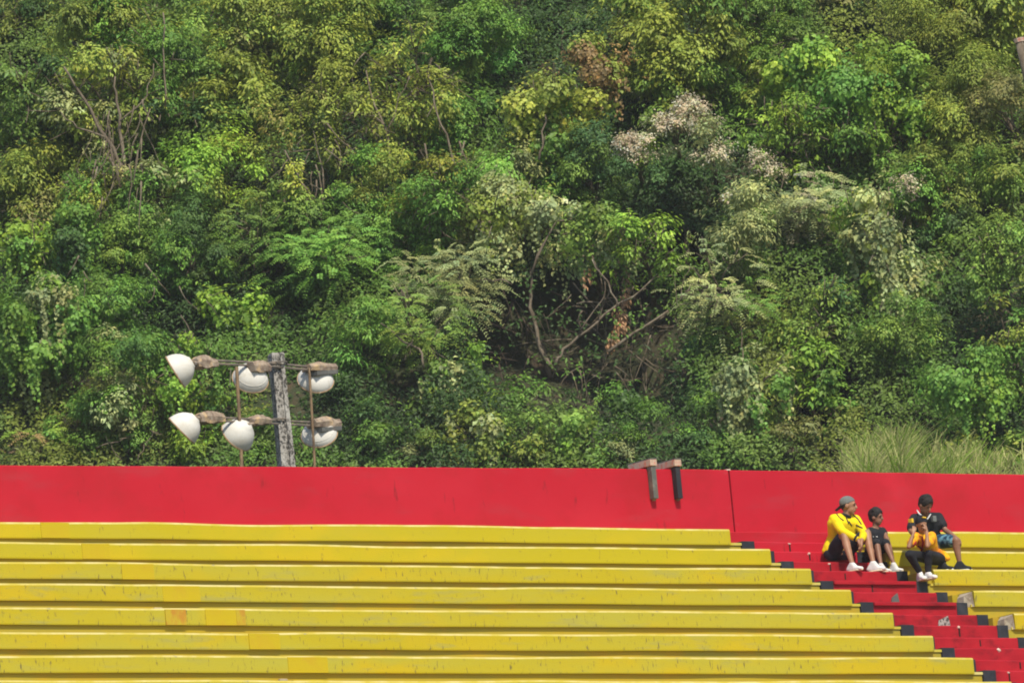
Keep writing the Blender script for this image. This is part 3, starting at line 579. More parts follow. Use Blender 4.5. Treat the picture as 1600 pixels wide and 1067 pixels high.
P = [('h', [(J['hR'], .085), (J['hL'], .09)]), ('c', J['hR'], J['kR'], .080, .060), ('c', J['hL'], J['kL'], .085, .060)]
for s_ in 'RL': P += [('c', J['k'+s_], J['a'+s_]*.92+J['k'+s_]*.08, .059, .042)]
blob('trousers', P, .009, M['c_black'], e, 1)
sA = row_z(2)-.155
shoe(J['aR'], np.array([-.25, -1, 0]), e, .95, soleZ=sA+.003); shoe(J['aL'], np.array([.05, -1, 0]), e, .95, soleZ=sA+.003)

# ------------------------------------------------------------------ hillside
def hz(u, v):                          # ground height behind the stand, u and v measured from the camera along UH and VH
    u = np.asarray(u, float); v = np.asarray(v, float)
    P = np.stack([u, v, u*0], -1); n = (vnoise(P, 5.)-.5)*1.6+(vnoise(P+9.3, 1.7)-.5)*.6
    base = np.where(v > VB, ZB+(v-VB)*SLOPE, ZB)
    return base, n
us = np.arange(-60, 60.1, 1.0); V = []; Fc = []
rows = [None]+[VB-2, VB]+list(VB+np.arange(.75, 26, .75))+[VB+30, VB+40, VB+70]
cu, cv = (CAM*UH).sum(), (CAM*VH).sum()
CAVS = [(900, 525, 185, 115), (1270, 620, 55, 60), (640, 570, 60, 40), (745, 95, 50, 34), (1065, 385, 50, 34), (1300, 600, 45, 45), (1448, 330, 40, 36), (1020, 600, 60, 40)]
cavw = [(lambda d: (d, r1/FPX*205, r2/FPX*205))(atV(x, y, hillV(x, y))) for x, y, r1, r2 in CAVS]
for i, vv in enumerate(rows):
    for u in us:
        if i == 0:
            X = u*.75; p = np.array([X, T_+.16, -.85])
        else:
            b, n = hz([u], [vv]); p = UH*(u+cu)+VH*(vv+cv); p[2] = (b[0] if vv >= VB-1 else 6.6)+n[0]*(.5 if vv < VB+1 else 1)
            if vv < VB-1: p[2] = 6.3
            for c, ru, rz in cavw:
                q = p-c; g_ = math.exp(-((q@UH)/ru)**2-(q[2]/rz)**2*.8); p = p+VH*g_*2.4
        V.append(p)
nU = len(us)
for i in range(len(rows)-1):
    for j in range(nU-1): Fc.append((i*nU+j, i*nU+j+1, (i+1)*nU+j+1, (i+1)*nU+j))
ho = pydata('hillside', V, Fc, M['soil'], None, True); props(ho, kind='structure')

# ------------------------------------------------------------------ foliage
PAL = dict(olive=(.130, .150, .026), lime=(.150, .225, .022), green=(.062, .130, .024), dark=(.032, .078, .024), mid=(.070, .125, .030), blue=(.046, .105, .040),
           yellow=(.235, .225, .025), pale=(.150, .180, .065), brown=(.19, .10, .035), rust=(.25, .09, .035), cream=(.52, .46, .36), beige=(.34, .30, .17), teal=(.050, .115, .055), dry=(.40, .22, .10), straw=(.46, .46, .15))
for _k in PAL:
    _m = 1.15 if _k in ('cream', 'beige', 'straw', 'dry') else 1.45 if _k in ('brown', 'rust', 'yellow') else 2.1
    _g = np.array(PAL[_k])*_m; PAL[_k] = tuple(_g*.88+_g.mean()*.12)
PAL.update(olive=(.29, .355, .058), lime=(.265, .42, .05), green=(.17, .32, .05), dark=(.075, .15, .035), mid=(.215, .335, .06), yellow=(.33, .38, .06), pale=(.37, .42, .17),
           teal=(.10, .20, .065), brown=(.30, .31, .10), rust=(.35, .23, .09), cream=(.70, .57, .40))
class Leaves:
    def __init__(s): s.a = []
    def add(s, P, N, Ax, L, Wd, C):
        n = len(P)
        if n: s.a.append((np.asarray(P), nrm(N), np.asarray(Ax), np.broadcast_to(L, (n,)).astype(float), np.broadcast_to(Wd, (n,)).astype(float), np.broadcast_to(C, (n, 3)).astype(float)))
    def build(s, name, material, parent=None):
        P, N, Ax, L, Wd, C = [np.concatenate(x) for x in zip(*s.a)]
        S = nrm(np.cross(N, Ax)); Ax = nrm(np.cross(S, N)); n = len(P); L = L[:, None]; Wd = Wd[:, None]
        V = np.empty((n, 4, 3)); V[:, 0] = P; V[:, 1] = P+Ax*L*.42+S*Wd*.5+N*Wd*.16; V[:, 2] = P+Ax*L-N*L*.14; V[:, 3] = P+Ax*L*.42-S*Wd*.5+N*Wd*.16
        idx = (np.arange(n)*4)[:, None]+np.array([0, 3, 2, 0, 2, 1]); me = bpy.data.meshes.new(name)
        me.vertices.add(n*4); me.vertices.foreach_set('co', V.astype(np.float32).ravel()); me.loops.add(n*6); me.loops.foreach_set('vertex_index', idx.ravel().astype(np.int32))
        me.polygons.add(n*2); me.polygons.foreach_set('loop_start', (np.arange(n*2)*3).astype(np.int32)); me.update(calc_edges=True)
        at = me.attributes.new('tint', 'FLOAT_COLOR', 'POINT'); c4 = np.ones((n, 4, 4), np.float32); c4[:, :, :3] = C[:, None, :]
        at.data.foreach_set('color', c4.ravel()); global NLEAF; NLEAF += n
        return link(name, me, material, parent)
NLEAF = 0
def rdir(n, zb=0.0):
    d = rng.normal(size=(n, 3)); d[:, 2] += zb; return nrm(d)
def vary(c, n, v=.16, hue=.06):
    c = np.asarray(c)*np.ones((n, 3)); b = np.exp(rng.normal(0, v, (n, 1))); h = rng.normal(0, hue, (n, 1))
    return np.clip(c*b*np.hstack([1+h, np.ones((n, 1)), 1-h]), .004, .75)
def sprigs(Lv, S, D, k, L, asp, col, spread=.16, droop=.35, v=.14, yl=.0, upn=.6):
    """k leaves round each sprig tip S pointing about D"""
    n = len(S); P = np.repeat(S, k, 0); D2 = np.repeat(D, k, 0); c = np.repeat(vary(col, n, v), k, 0)
    r = rdir(n*k); ax = nrm(D2*.75+r*.85-np.array([0, 0, droop])); P = P+r*spread*rng.random((n*k, 1))
    N = nrm(np.array([0, 0, upn])+D2*.75+rdir(n*k)*.30); l = L*np.exp(rng.normal(0, .25, n*k)); c = np.minimum(c*np.exp(rng.normal(0, .13, (n*k, 1))), .8)
    if yl:
        m = rng.random(n*k) < yl; c[m] = vary(PAL['yellow'], m.sum(), .2)
    Lv.add(P, N, ax, l, l*asp, c)
def fronds(Lv, S, D, L, col, nl=9, fl=.34, v=.14):
    """flat feathery fronds: leaflets in two ranks along a drooping stalk"""
    n = len(S); D = nrm(D*[1, 1, .35]+rdir(n)*.35); side = nrm(np.cross(D, [0, 0, 1.])); c0 = vary(col, n, v)
    for i in range(nl):
        t = (i+.5)/nl; P = S+D*(fl*t)-np.array([0, 0, 1.])*(fl*.45*t*t)
        for sg in (-1, 1):
            ln = L*(1.1-.6*abs(t-.45)); Lv.add(P, nrm(np.array([0, 0, .9])+TOC*.55+rdir(n)*.3), side*sg+D*.45-np.array([0, 0, .25]), ln, ln*.42, c0*np.exp(rng.normal(0, .07, (n, 1))))
TOC = nrm(-_F)
def plant(name, label, cat, x, y, rx, ry, kind, pal, dens=1.0, L=None, dv=None, trunk=True, group=None, limbs=None, yl=0.0, pal2=None, asp=None, bark='bark', bare=0):
    v0 = hillV(x, min(y+ry*.3, 735)); v0 = v0 if VB-1 < v0 < VB+45 else VB
    mr = (rx+ry)/2*v0/FPX; v = v0-(mr*.75 if dv is None else dv)
    if pal in ('dark', 'teal') and y < 660: v = v0+.6
    elif cat == 'tree' and kind != 'sparse' and dv is None: v -= rng.uniform(0, 1.5); ry = ry*1.18; rx = rx*rng.uniform(.85, 1.05)
    c = atV(x, y, v); sc_ = v/FPX; a, b = rx*sc_, ry*sc_; dp = (a+b)/2*1.05
    foot = atV(x+ry*.3, min(y+ry*1.15, 745), v0); foot = np.array([foot[0], foot[1], foot[2]-.5])
    e = empty(name, foot, label, cat, group); Lv = Leaves(); P0 = PAL[pal]; P2 = PAL[pal2] if pal2 else None
    # clumps over the crown
    area = a*b; nc = max(8, int(25*min(2.2, area)**.6)); th = rng.random(nc)*6.283; rr = np.sqrt(rng.random(nc))
    cx = np.cos(th)*rr; cz = np.sin(th)*rr; cy = -np.sqrt(np.clip(1-cx**2-cz**2, 0, 1))*rng.uniform(.35, 1.0, nc)
    back = rng.random(nc) < .18; cy[back] *= -.5
    rt = rng.normal(0, .35); ux = UH*math.cos(rt)+_U*math.sin(rt); uz = _U*math.cos(rt)-UH*math.sin(rt); cz = cz-np.where(rng.random(nc) < .2, .35*rng.random(nc), 0)
    CP = c+ux*(cx*a*.88)[:, None]+uz*(cz*b*.98)[:, None]+VH*(cy*dp)[:, None]
    cr = (a*b)**.5*np.clip(.27*np.exp(rng.normal(0, .38, nc)), .12, .6)
    L = (L or {'broad': .080, 'fine': .070, 'vine': .075, 'sparse': .075, 'flower': .055, 'dense': .058}[kind])*rng.uniform(.85, 1.1)
    lv_area = L*L*(asp or .5)*.5
    tips = []
    for q in range(nc):
        r = cr[q]; nL = dens*2.2*4*r*r*3.14/lv_area*.30*(.5 if back[q] else 1)
        colq = vary(P0 if not (pal2 and rng.random() < (.18 if pal2 in ('yellow', 'brown', 'lime') else .3)) else P2, 1, .17, .05)[0]
        k = 6 if kind != 'fine' else 18; n = max(4, int(nL/k)); d = rdir(n, .45); d = nrm(d+TOC*.35)
        st = rdir(1)[0]*[1, 1, .7]; ks = rng.uniform(0, 1.1); nz = vnoise(d*2.3+CP[q]*3, .8); rad = r*(.5+.5*rng.random(n)**.6)*(.40+1.15*nz)*np.where(rng.random(n) < .12, 1.45, 1); d = d+st*(d@st)[:, None]*ks
        S = CP[q]+d*rad[:, None]*[1, 1, .78]; d = nrm(d); tips.append(CP[q])
        if kind == 'fine': fronds(Lv, S, d, L, colq)
        elif kind == 'flower':
            sprigs(Lv, S, d, k, L, .5, colq, .10, .2); m = (d[:, 2] > -.2) & (vnoise(S, .22) > .36)
            if m.any(): sprigs(Lv, S[m]+d[m]*.08, d[m], 17, .036, .8, PAL['cream'], .12, 0, .22, upn=.4)
        elif kind == 'vine':
            sprigs(Lv, S, d, k, L, asp or .85, colq, .13, .7, yl=yl, upn=.1)
            ns = max(1, int(3*dens)); s0 = CP[q]+rdir(ns)*r*.7+TOC*r*.4; ln = rng.uniform(.3, 1.1, ns)*min(1.2, b*1.1)
            for s_, l_ in zip(s0, ln):
                m = int(l_/.035)+3; t = np.arange(m)/m*l_; sw = (rng.random(3)-.5)*.12
                pp = s_-np.array([0, 0, 1.])*t[:, None]+np.sin(t*4)[:, None]*sw
                Lv.add(pp+rdir(m)*.05, nrm(TOC*1.0+rdir(m)*.5+[0, 0, .4]), rdir(m)*.6-[0, 0, 1.0], L*rng.uniform(.6, 1.15, m), L*.8, vary(colq, m, .18))
        else: sprigs(Lv, S, d, k, L, asp or .5, colq, .12 if kind != 'dense' else .08, .4, yl=yl)
    # ragged outline sprays
    n = int(30*dens*(a+b)); th = rng.random(n)*6.283; S = c+UH*(np.cos(th)*a*rng.uniform(.85, 1.12, n))[:, None]+_U*(np.sin(th)*b*rng.uniform(.85, 1.12, n))[:, None]-VH*(dp*rng.uniform(0, .6, n))[:, None]
    D = nrm(S-c)
    if kind == 'fine': fronds(Lv, S, D, L, P0)
    else: sprigs(Lv, S, D, 5, L, asp or .5, P0, .10, .4)
    Lv.build('crown' if cat == 'tree' else 'foliage', M['leaf'], e)
    tr = MB()
    if trunk:
        mid = foot*.45+c*.55+UH*rng.normal(0, .1); tk = .035+.03*mr
        tr.tube([foot, mid, c+VH*.1], [tk, tk*.8, tk*.55], 7)
        sel = rng.permutation(nc)[:7+bare]
        for q in sel:
            s_ = mid*.6+c*.4 if rng.random() < .5 else c*.9+mid*.1; m_ = s_*.5+CP[q]*.5+rdir(1)[0]*.08
            tr.tube([s_, m_, CP[q]+TOC*cr[q]*.3], [tk*.42, tk*.3, .007], 5)
            if bare:
                for _ in range(5):
                    a0 = m_*.4+CP[q]*.6; t_ = CP[q]+rdir(1, .4)[0]*cr[q]*1.5+TOC*cr[q]*1.25; tr.tube([a0, (a0+t_)/2+rdir(1)[0]*.04+TOC*.1, t_], [.013, .010, .006], 4)
    if limbs:
        for (pts, r0, r1) in limbs:
            W = [atV(px, py, v-dp*1.05-.1+(j*.03)) for j, (px, py) in enumerate(pts)]; W = np.array(W)
            if len(W) > 2:      # soften with wobble
                W2 = [W[0]]
                for a_, b_ in zip(W, W[1:]): W2 += [a_*.7+b_*.3+rdir(1)[0]*.035, a_*.35+b_*.65+rdir(1)[0]*.035, b_]
                W = np.array(W2)
            tr.tube(W, np.linspace(r0, r1, len(W)), 6)
    if tr.V: tr.build('trunk' if cat == 'tree' else 'stem', M[bark], e, True)
    return e
B, Fn, Vn, Sp, Fl, De = 'broad', 'fine', 'vine', 'sparse', 'flower', 'dense'
G = 'trees and shrubs on the hillside'
# name, category, x, y, rx, ry, kind, palette, label, extras
LIST = [
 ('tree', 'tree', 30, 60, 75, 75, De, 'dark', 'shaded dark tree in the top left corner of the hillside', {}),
 ('tree', 'tree', 140, 60, 80, 65, B, 'olive', 'olive leafed tree at the top left, beside the dark corner tree', dict(pal2='green')),
 ('tree', 'tree', 255, 45, 70, 70, B, 'mid', 'mid green tree at the top edge, left of the olive slope', dict(pal2='olive')),
 ('tree', 'tree', 380, 60, 95, 70, B, 'olive', 'wide olive tree at the top edge left of centre', dict(pal2='brown', yl=.05)),
 ('tree', 'tree', 500, 50, 75, 75, B, 'olive', 'yellowish olive tree at the top edge above the sparse yellow tree', dict(yl=.10, pal2='mid')),
 ('tree', 'tree', 610, 30, 75, 60, B, 'green', 'green tree at the top edge just left of centre', dict(pal2='dark')),
 ('tree', 'tree', 740, 40, 85, 70, De, 'green', 'bright mid green tree at the top edge with a black hollow beneath it', dict(pal2='mid')),
 ('tree', 'tree', 880, 30, 80, 60, De, 'dark', 'deep green tree at the top edge right of centre', dict(pal2='mid')),
 ('tree', 'tree', 980, 40, 60, 60, B, 'olive', 'narrow olive tree at the top above the reddish mound', dict(pal2='mid')),
 ('tree', 'tree', 1075, 70, 85, 90, B, 'olive', 'tall olive green tree above the cream flowered mound', dict(pal2='green')),
 ('tree', 'tree', 1195, 45, 75, 65, De, 'mid', 'dull green tree at the top edge above the lime green creeper', dict(pal2='dark')),
 ('tree', 'tree', 1320, 45, 85, 65, De, 'dark', 'dark brownish green tree at the top edge, right half', dict(pal2='brown')),
 ('tree', 'tree', 1440, 50, 75, 75, B, 'olive', 'olive tree at the top right with drooping narrow leaves', dict(asp=.3)),
 ('tree', 'tree', 1555, 50, 75, 85, B, 'yellow', 'yellow green tree in the top right corner', dict(pal2='olive')),
 ('tree', 'tree', 60, 165, 85, 75, B, 'mid', 'mid green tree against the left edge under the dark corner tree', dict(pal2='dark')),
 ('tree', 'tree', 165, 165, 85, 90, Sp, 'olive', 'olive tree with a pale forked trunk draped in dry vines, upper left', dict(dens=.5, bare=6, dv=2.1, pal2='pale', limbs=[([(200, 300), (192, 262), (165, 215), (128, 150), (100, 105)], .045, .018), ([(196, 350), (195, 290), (190, 220), (182, 160), (180, 120)], .05, .015), ([(206, 300), (215, 240), (235, 170)], .02, .01), ([(165, 215), (120, 200), (95, 175)], .02, .008), ([(188, 190), (230, 150), (240, 100)], .018, .008), ([(170, 330), (172, 260), (168, 180)], .009, .007), ([(182, 345), (184, 280), (176, 200)], .009, .006), ([(210, 320), (205, 260), (198, 190)], .009, .006)])),
 ('tree', 'tree', 265, 150, 55, 80, De, 'green', 'dark green tree with a thin upright stem right of the forked trunk', dict(pal2='dark', limbs=[([(258, 170), (256, 90), (255, 20)], .018, .012)])),
 ('tree', 'tree', 345, 175, 85, 75, B, 'olive', 'rounded olive tree on the left part of the slope, below the wide top tree', dict(pal2='mid')),
 ('tree', 'tree', 520, 190, 95, 85, Sp, 'olive', 'sparse tree with brownish yellow leaves and bare grey forks, left of centre', dict(dens=.5, bare=6, dv=2.1, yl=.22, pal2='brown', limbs=[([(506, 365), (492, 320), (470, 285), (445, 235)], .03, .012), ([(506, 300), (500, 250), (490, 205)], .018, .008), ([(492, 320), (530, 290), (560, 280)], .014, .006)])),
 ('tree', 'tree', 650, 130, 75, 95, Sp, 'yellow', 'sparse yellow leaved tree with thin leaning grey trunks, top centre left', dict(dens=.5, bare=6, dv=2.1, yl=.25, pal2='olive', limbs=[([(614, 260), (606, 215), (585, 165), (572, 110)], .028, .012), ([(713, 265), (698, 210), (678, 160), (668, 110)], .026, .010), ([(600, 200), (575, 170), (560, 150)], .012, .006), ([(606, 215), (620, 165), (640, 120)], .012, .006)])),
 ('shrub', 'shrub', 720, 195, 55, 60, B, 'green', 'bright emerald shrub with a raised tip in front of the black hollow', dict(L=.07)),
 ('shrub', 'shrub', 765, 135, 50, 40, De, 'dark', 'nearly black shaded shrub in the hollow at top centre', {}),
 ('tree', 'tree', 935, 125, 72, 50, Vn, 'rust', 'rounded mound of reddish brown dying creeper with a green top', dict(pal2='olive', dens=.9, dv=2.0)),
 ('tree', 'tree', 865, 190, 80, 70, Vn, 'yellow', 'yellowish green tree left of the reddish mound, with a pale bare pole', dict(pal2='green', dens=.8, limbs=[([(842, 250), (848, 215), (852, 180)], .022, .014)])),
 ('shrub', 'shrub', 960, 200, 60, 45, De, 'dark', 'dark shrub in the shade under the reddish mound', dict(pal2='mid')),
 ('tree', 'tree', 1060, 150, 70, 55, B, 'mid', 'leafy tree immediately above the cream flowered mound', dict(pal2='olive')),
 ('tree', 'tree', 1185, 135, 55, 55, De, 'green', 'fresh green tree left of the lime green creeper', dict(pal2='olive')),
 ('shrub', 'shrub', 1052, 208, 58, 30, Fl, 'pale', 'large mound covered in fluffy cream flowers right of centre', dict(dens=1.2, dv=2.7, group='cream flowered shrubs')),
 ('shrub', 'shrub', 1108, 232, 40, 34, Fl, 'pale', 'cream flowered shrub hanging down at the right end of the large flowered mound', dict(group='cream flowered shrubs', dv=2.7)),
 ('shrub', 'shrub', 1005, 244, 50, 20, Fl, 'mid', 'low cream flowered spur left of the large cream flowered mound', dict(group='cream flowered shrubs', dv=2.5)),
 ('shrub', 'shrub', 1185, 258, 36, 20, Fl, 'mid', 'small whitish flowered shrub right of the large cream flowered mound', dict(group='cream flowered shrubs', dens=.7, dv=2.5)),
 ('shrub', 'shrub', 1150, 312, 30, 14, Fl, 'olive', 'small patch of cream flowers on the shrub below the large flowered mound', dict(group='cream flowered shrubs', dens=.6, dv=2.3)),
 ('shrub', 'shrub', 770, 302, 26, 14, Fl, 'olive', 'upper of two faded cream flower patches left of centre', dict(group='cream flowered shrubs', dens=.7, dv=2.3)),
 ('shrub', 'shrub', 755, 342, 28, 14, Fl, 'olive', 'lower of two faded cream flower patches left of centre', dict(group='cream flowered shrubs', dens=.6, dv=2.3)),
 ('shrub', 'shrub', 1418, 292, 20, 18, Fl, 'mid', 'wispy white flowered shrub on the right of the slope', dict(group='cream flowered shrubs', dens=.5, dv=2.3)),
 ('tree', 'tree', 1270, 140, 75, 55, Vn, 'lime', 'lime green creeper covered tree with pointed tips, upper right', dict(pal2='green', L=.08)),
 ('tree', 'tree', 1375, 150, 85, 60, Vn, 'lime', 'broad lime green creeper mound right of the pointed one', dict(pal2='green', L=.075)),
 ('tree', 'tree', 1230, 215, 75, 50, B, 'lime', 'light green shrubby tree just right of the large cream flowered mound', dict(pal2='green')),
 ('tree', 'tree', 1360, 225, 70, 50, B, 'green', 'green leafy tree between the lime creeper and the pale vine column', dict(pal2='lime')),
 ('shrub', 'shrub', 1308, 236, 28, 24, Fn, 'beige', 'dry beige shrub below the lime green creeper', dict(dens=.8)),
 ('tree', 'tree', 1490, 165, 75, 75, B, 'olive', 'olive tree right of the lime creeper with fine drooping leaves', dict(asp=.32)),
 ('tree', 'tree', 1570, 175, 60, 65, De, 'brown', 'brownish green tree touching the right edge, upper part', dict(pal2='olive')),
 ('tree', 'tree', 1480, 275, 80, 60, De, 'olive', 'dull olive tree below the drooping leaved tree, right side', dict(pal2='green')),
 ('tree', 'tree', 1570, 300, 60, 70, B, 'mid', 'mid green tree at the right edge, one third of the way down', dict(pal2='yellow')),
 ('tree', 'tree', 50, 300, 80, 65, B, 'olive', 'olive brown tree with pale leaf tips at the left edge', dict(pal2='brown')),
 ('shrub', 'shrub', 112, 225, 45, 38, Fn, 'yellow', 'bright yellow green shrub left of the forked trunk', {}),
 ('tree', 'tree', 145, 310, 60, 55, De, 'yellow', 'yellow green shrubby tree below the forked trunk', dict(pal2='green')),
 ('tree', 'tree', 240, 300, 70, 65, B, 'green', 'fresh green tree right of the forked trunk base', dict(pal2='pale')),
 ('tree', 'tree', 350, 290, 85, 60, B, 'olive', 'spreading olive green tree in the left half, below the rounded olive tree', dict(pal2='lime')),
 ('tree', 'tree', 450, 310, 65, 55, B, 'mid', 'mid green tree under the sparse brownish yellow tree', dict(pal2='yellow')),
 ('tree', 'tree', 590, 300, 80, 60, De, 'green', 'dense green tree under the leaning grey trunks', dict(pal2='olive')),
 ('tree', 'tree', 690, 310, 70, 60, B, 'green', 'green and yellow tree left of the cream flower patches', dict(pal2='yellow')),
 ('tree', 'tree', 820, 285, 75, 55, B, 'pale', 'pale green tree right of the cream flower patches', dict(pal2='green')),
 ('tree', 'tree', 920, 275, 75, 60, De, 'mid', 'mid green tree left below the large cream flowered mound', dict(pal2='teal')),
 ('tree', 'tree', 1050, 310, 80, 60, De, 'teal', 'dark bluish green tree under the large cream flowered mound', dict(pal2='dark')),
 ('tree', 'tree', 1250, 325, 80, 48, Fn, 'pale', 'feathery grey green tree with straw coloured top, right of centre', dict(pal2='beige')),
 ('tree', 'tree', 1150, 365, 65, 52, B, 'pale', 'greyish green tree with drooping leaves left of the feathery one', dict(pal2='mid', asp=.35)),
 ('tree', 'tree', 30, 410, 70, 60, Vn, 'lime', 'bright green creeper hanging at the left edge', dict(pal2='green')),
 ('tree', 'tree', 115, 400, 55, 55, Vn, 'green', 'dark creeper mound right of the bright left edge creeper', dict(pal2='dark')),
 ('tree', 'tree', 200, 400, 75, 60, De, 'mid', 'soft mid green tree in the left part of the slope', dict(pal2='green')),
 ('tree', 'tree', 300, 400, 70, 60, De, 'green', 'rounded green tree above the bright vine shrub, left', dict(pal2='dark')),
 ('tree', 'tree', 510, 405, 105, 48, Fn, 'green', 'layered feathery green tree with spreading flat branches, left of centre', dict(dens=1.1)),
 ('tree', 'tree', 420, 360, 70, 45, Fn, 'mid', 'feathery tree above and left of the layered spreading one', {}),
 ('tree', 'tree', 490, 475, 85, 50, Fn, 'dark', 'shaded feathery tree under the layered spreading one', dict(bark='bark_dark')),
 ('tree', 'tree', 650, 390, 75, 55, De, 'green', 'leafy green tree left of the canopy over the dark cavity', dict(pal2='lime')),
 ('tree', 'tree', 800, 372, 95, 55, Vn, 'pale', 'pale vine hung canopy over the left of the dark cavity', dict(dens=.9, pal2='olive', bare=3, limbs=[([(862, 575), (840, 530), (828, 480), (830, 430), (850, 380)], .045, .02), ([(745, 440), (780, 437), (800, 445)], .02, .01), ([(830, 430), (870, 345), (900, 340)], .02, .008)])),
 ('tree', 'tree', 925, 372, 75, 46, Vn, 'mid', 'light green vine canopy over the middle of the dark cavity', dict(dens=.8, pal2='pale', limbs=[([(868, 570), (880, 545), (920, 515), (960, 480), (1000, 455), (1040, 420)], .03, .012), ([(905, 520), (940, 470), (945, 440)], .014, .006)])),
 ('tree', 'tree', 1005, 396, 65, 40, B, 'lime', 'yellow green leafy canopy over the right end of the dark cavity', dict(pal2='pale', limbs=[([(950, 550), (990, 520), (1045, 485)], .032, .018), ([(965, 480), (950, 440), (925, 405)], .018, .01)])),
 ('tree', 'tree', 705, 455, 62, 55, Fn, 'pale', 'feathery pale green tree with a brown stem beside the dark cavity', dict(dens=1.1)),
 ('tree', 'tree', 650, 500, 62, 55, Fn, 'mid', 'feathery green tree with a reddish leaning stem left of the cavity', dict(limbs=[([(662, 575), (655, 545), (620, 525), (595, 505)], .022, .012)])),
 ('tree', 'tree', 565, 545, 50, 62, B, 'green', 'rounded fresh green tree right of the floodlights', dict(asp=.35)),
 ('shrub', 'shrub', 368, 500, 52, 52, Vn, 'lime', 'bright yellow green vine shrub above the floodlight mast', dict(pal2='lime')),
 ('tree', 'tree', 275, 480, 60, 60, De, 'dark', 'dark green tree left of the bright yellow green vine shrub', dict(pal2='green')),
 ('tree', 'tree', 165, 490, 75, 60, De, 'green', 'broad green tree in the lower left slope', dict(pal2='yellow')),
 ('tree', 'tree', 55, 510, 85, 65, Vn, 'green', 'dark leaved vine covered tree at the left edge, lower part', dict(pal2='pale')),
 ('tree', 'tree', 1125, 450, 55, 55, Fn, 'pale', 'greyish shrubby tree with bare pale twigs right of the cavity', dict(dens=.6, bare=8)),
 ('tree', 'tree', 1235, 415, 80, 55, B, 'teal', 'bluish dark green tree in the right centre with drooping leaves', dict(pal2='mid', asp=.38)),
 ('tree', 'tree', 1375, 400, 48, 105, Vn, 'pale', 'tall column of pale green vines with yellow leaves, right', dict(pal2='lime', yl=.15)),
 ('tree', 'tree', 1470, 385, 65, 70, De, 'dark', 'dark shaded tree right of the pale vine column', dict(pal2='green')),
 ('tree', 'tree', 1565, 420, 60, 60, De, 'mid', 'mid green tree at the right edge halfway down', dict(pal2='lime')),
 ('tree', 'tree', 1265, 500, 75, 45, B, 'mid', 'green tree with a few orange leaves under the bluish tree', dict(pal2='teal', yl=.06)),
 ('tree', 'tree', 1160, 500, 42, 50, Fn, 'green', 'slender sapling with light fresh leaves and a pale stem', dict(limbs=[([(1160, 590), (1161, 550), (1158, 510)], .016, .01)])),
 ('tree', 'tree', 1400, 525, 70, 48, De, 'mid', 'olive green tree below the pale vine column', dict(pal2='green')),
 ('tree', 'tree', 1500, 500, 65, 55, B, 'dark', 'dark drooping tree on the lower right slope', dict(pal2='mid', asp=.35)),
 ('tree', 'tree', 1580, 530, 50, 70, B, 'olive', 'yellowish tree cut by the right edge, lower half', dict(pal2='green')),
 ('tree', 'tree', 60, 600, 85, 60, De, 'teal', 'bluish green tree at the left edge above the wall', dict(pal2='green')),
 ('tree', 'tree', 185, 590, 75, 62, De, 'green', 'mid green tree with pale sprouts left of the floodlights', dict(pal2='pale')),
 ('tree', 'tree', 310, 590, 62, 55, Vn, 'green', 'creeper covered tree directly behind the left floodlights', dict(pal2='lime')),
 ('tree', 'tree', 430, 560, 72, 55, De, 'dark', 'dark green tree directly behind the top of the concrete post', dict(pal2='green')),
 ('tree', 'tree', 500, 620, 60, 60, De, 'dark', 'very dark tree behind the right floodlights', dict(pal2='teal')),
 ('shrub', 'shrub', 750, 590, 28, 55, Vn, 'lime', 'upright lime green vine tower in front of the cavity', {}),
 ('shrub', 'shrub', 815, 622, 36, 34, B, 'green', 'round emerald bush at the foot of the cavity', {}),
 ('shrub', 'shrub', 700, 610, 50, 48, Vn, 'mid', 'vine draped bush left of the lime green vine tower', dict(pal2='pale')),
 ('shrub', 'shrub', 900, 640, 55, 34, De, 'dark', 'low dark bush on the cavity floor', dict(pal2='mid')),
 ('shrub', 'shrub', 975, 632, 42, 38, Vn, 'green', 'creeper heap at the right foot of the cavity', dict(pal2='dark')),
 ('tree', 'tree', 1085, 590, 52, 62, De, 'teal', 'dark bluish tree between the cavity and the sapling', dict(pal2='green')),
 ('tree', 'tree', 1185, 600, 50, 48, Vn, 'pale', 'pale leaved shrubby tree in front of the slender sapling', dict(pal2='green')),
 ('tree', 'tree', 1262, 590, 52, 50, B, 'lime', 'bright green tree with large leaves above the tall grass', dict(pal2='green', L=.1)),
 ('shrub', 'shrub', 1305, 640, 45, 38, B, 'green', 'green bush with a reddish twig left of the tall grass', dict(pal2='yellow')),
 ('tree', 'tree', 1400, 590, 60, 48, B, 'dark', 'shaded drooping tree above the tall grass', dict(pal2='teal', asp=.35)),
 ('tree', 'tree', 1520, 600, 62, 55, Vn, 'green', 'light green creeper tree above the lower right shrubs', dict(pal2='lime')),
 ('shrub', 'shrub', 590, 680, 60, 55, De, 'green', 'dense bush on the wall right of the floodlight mast', dict(pal2='dark')),
 ('shrub', 'shrub', 665, 700, 52, 38, De, 'mid', 'second bush right of the mast, with small pale leaves', dict(pal2='pale')),
 ('shrub', 'shrub', 735, 690, 55, 50, Vn, 'olive', 'olive creeper bush on the wall below the lime vine tower', dict(pal2='pale')),
 ('shrub', 'shrub', 825, 695, 60, 45, B, 'mid', 'yellow tinted bush on the wall left of the centre right', dict(pal2='olive')),
 ('shrub', 'shrub', 915, 690, 55, 48, Vn, 'mid', 'pale green creeper bush on the wall below the cavity', dict(pal2='lime')),
 ('shrub', 'shrub', 1000, 690, 55, 50, De, 'green', 'bush rising right behind the two hook brackets', dict(pal2='pale')),
 ('shrub', 'shrub', 1080, 680, 55, 55, De, 'dark', 'dark bush just right of the hook brackets', dict(pal2='green')),
 ('shrub', 'shrub', 1160, 690, 55, 48, De, 'mid', 'bush directly above the joint in the red wall', dict(pal2='green')),
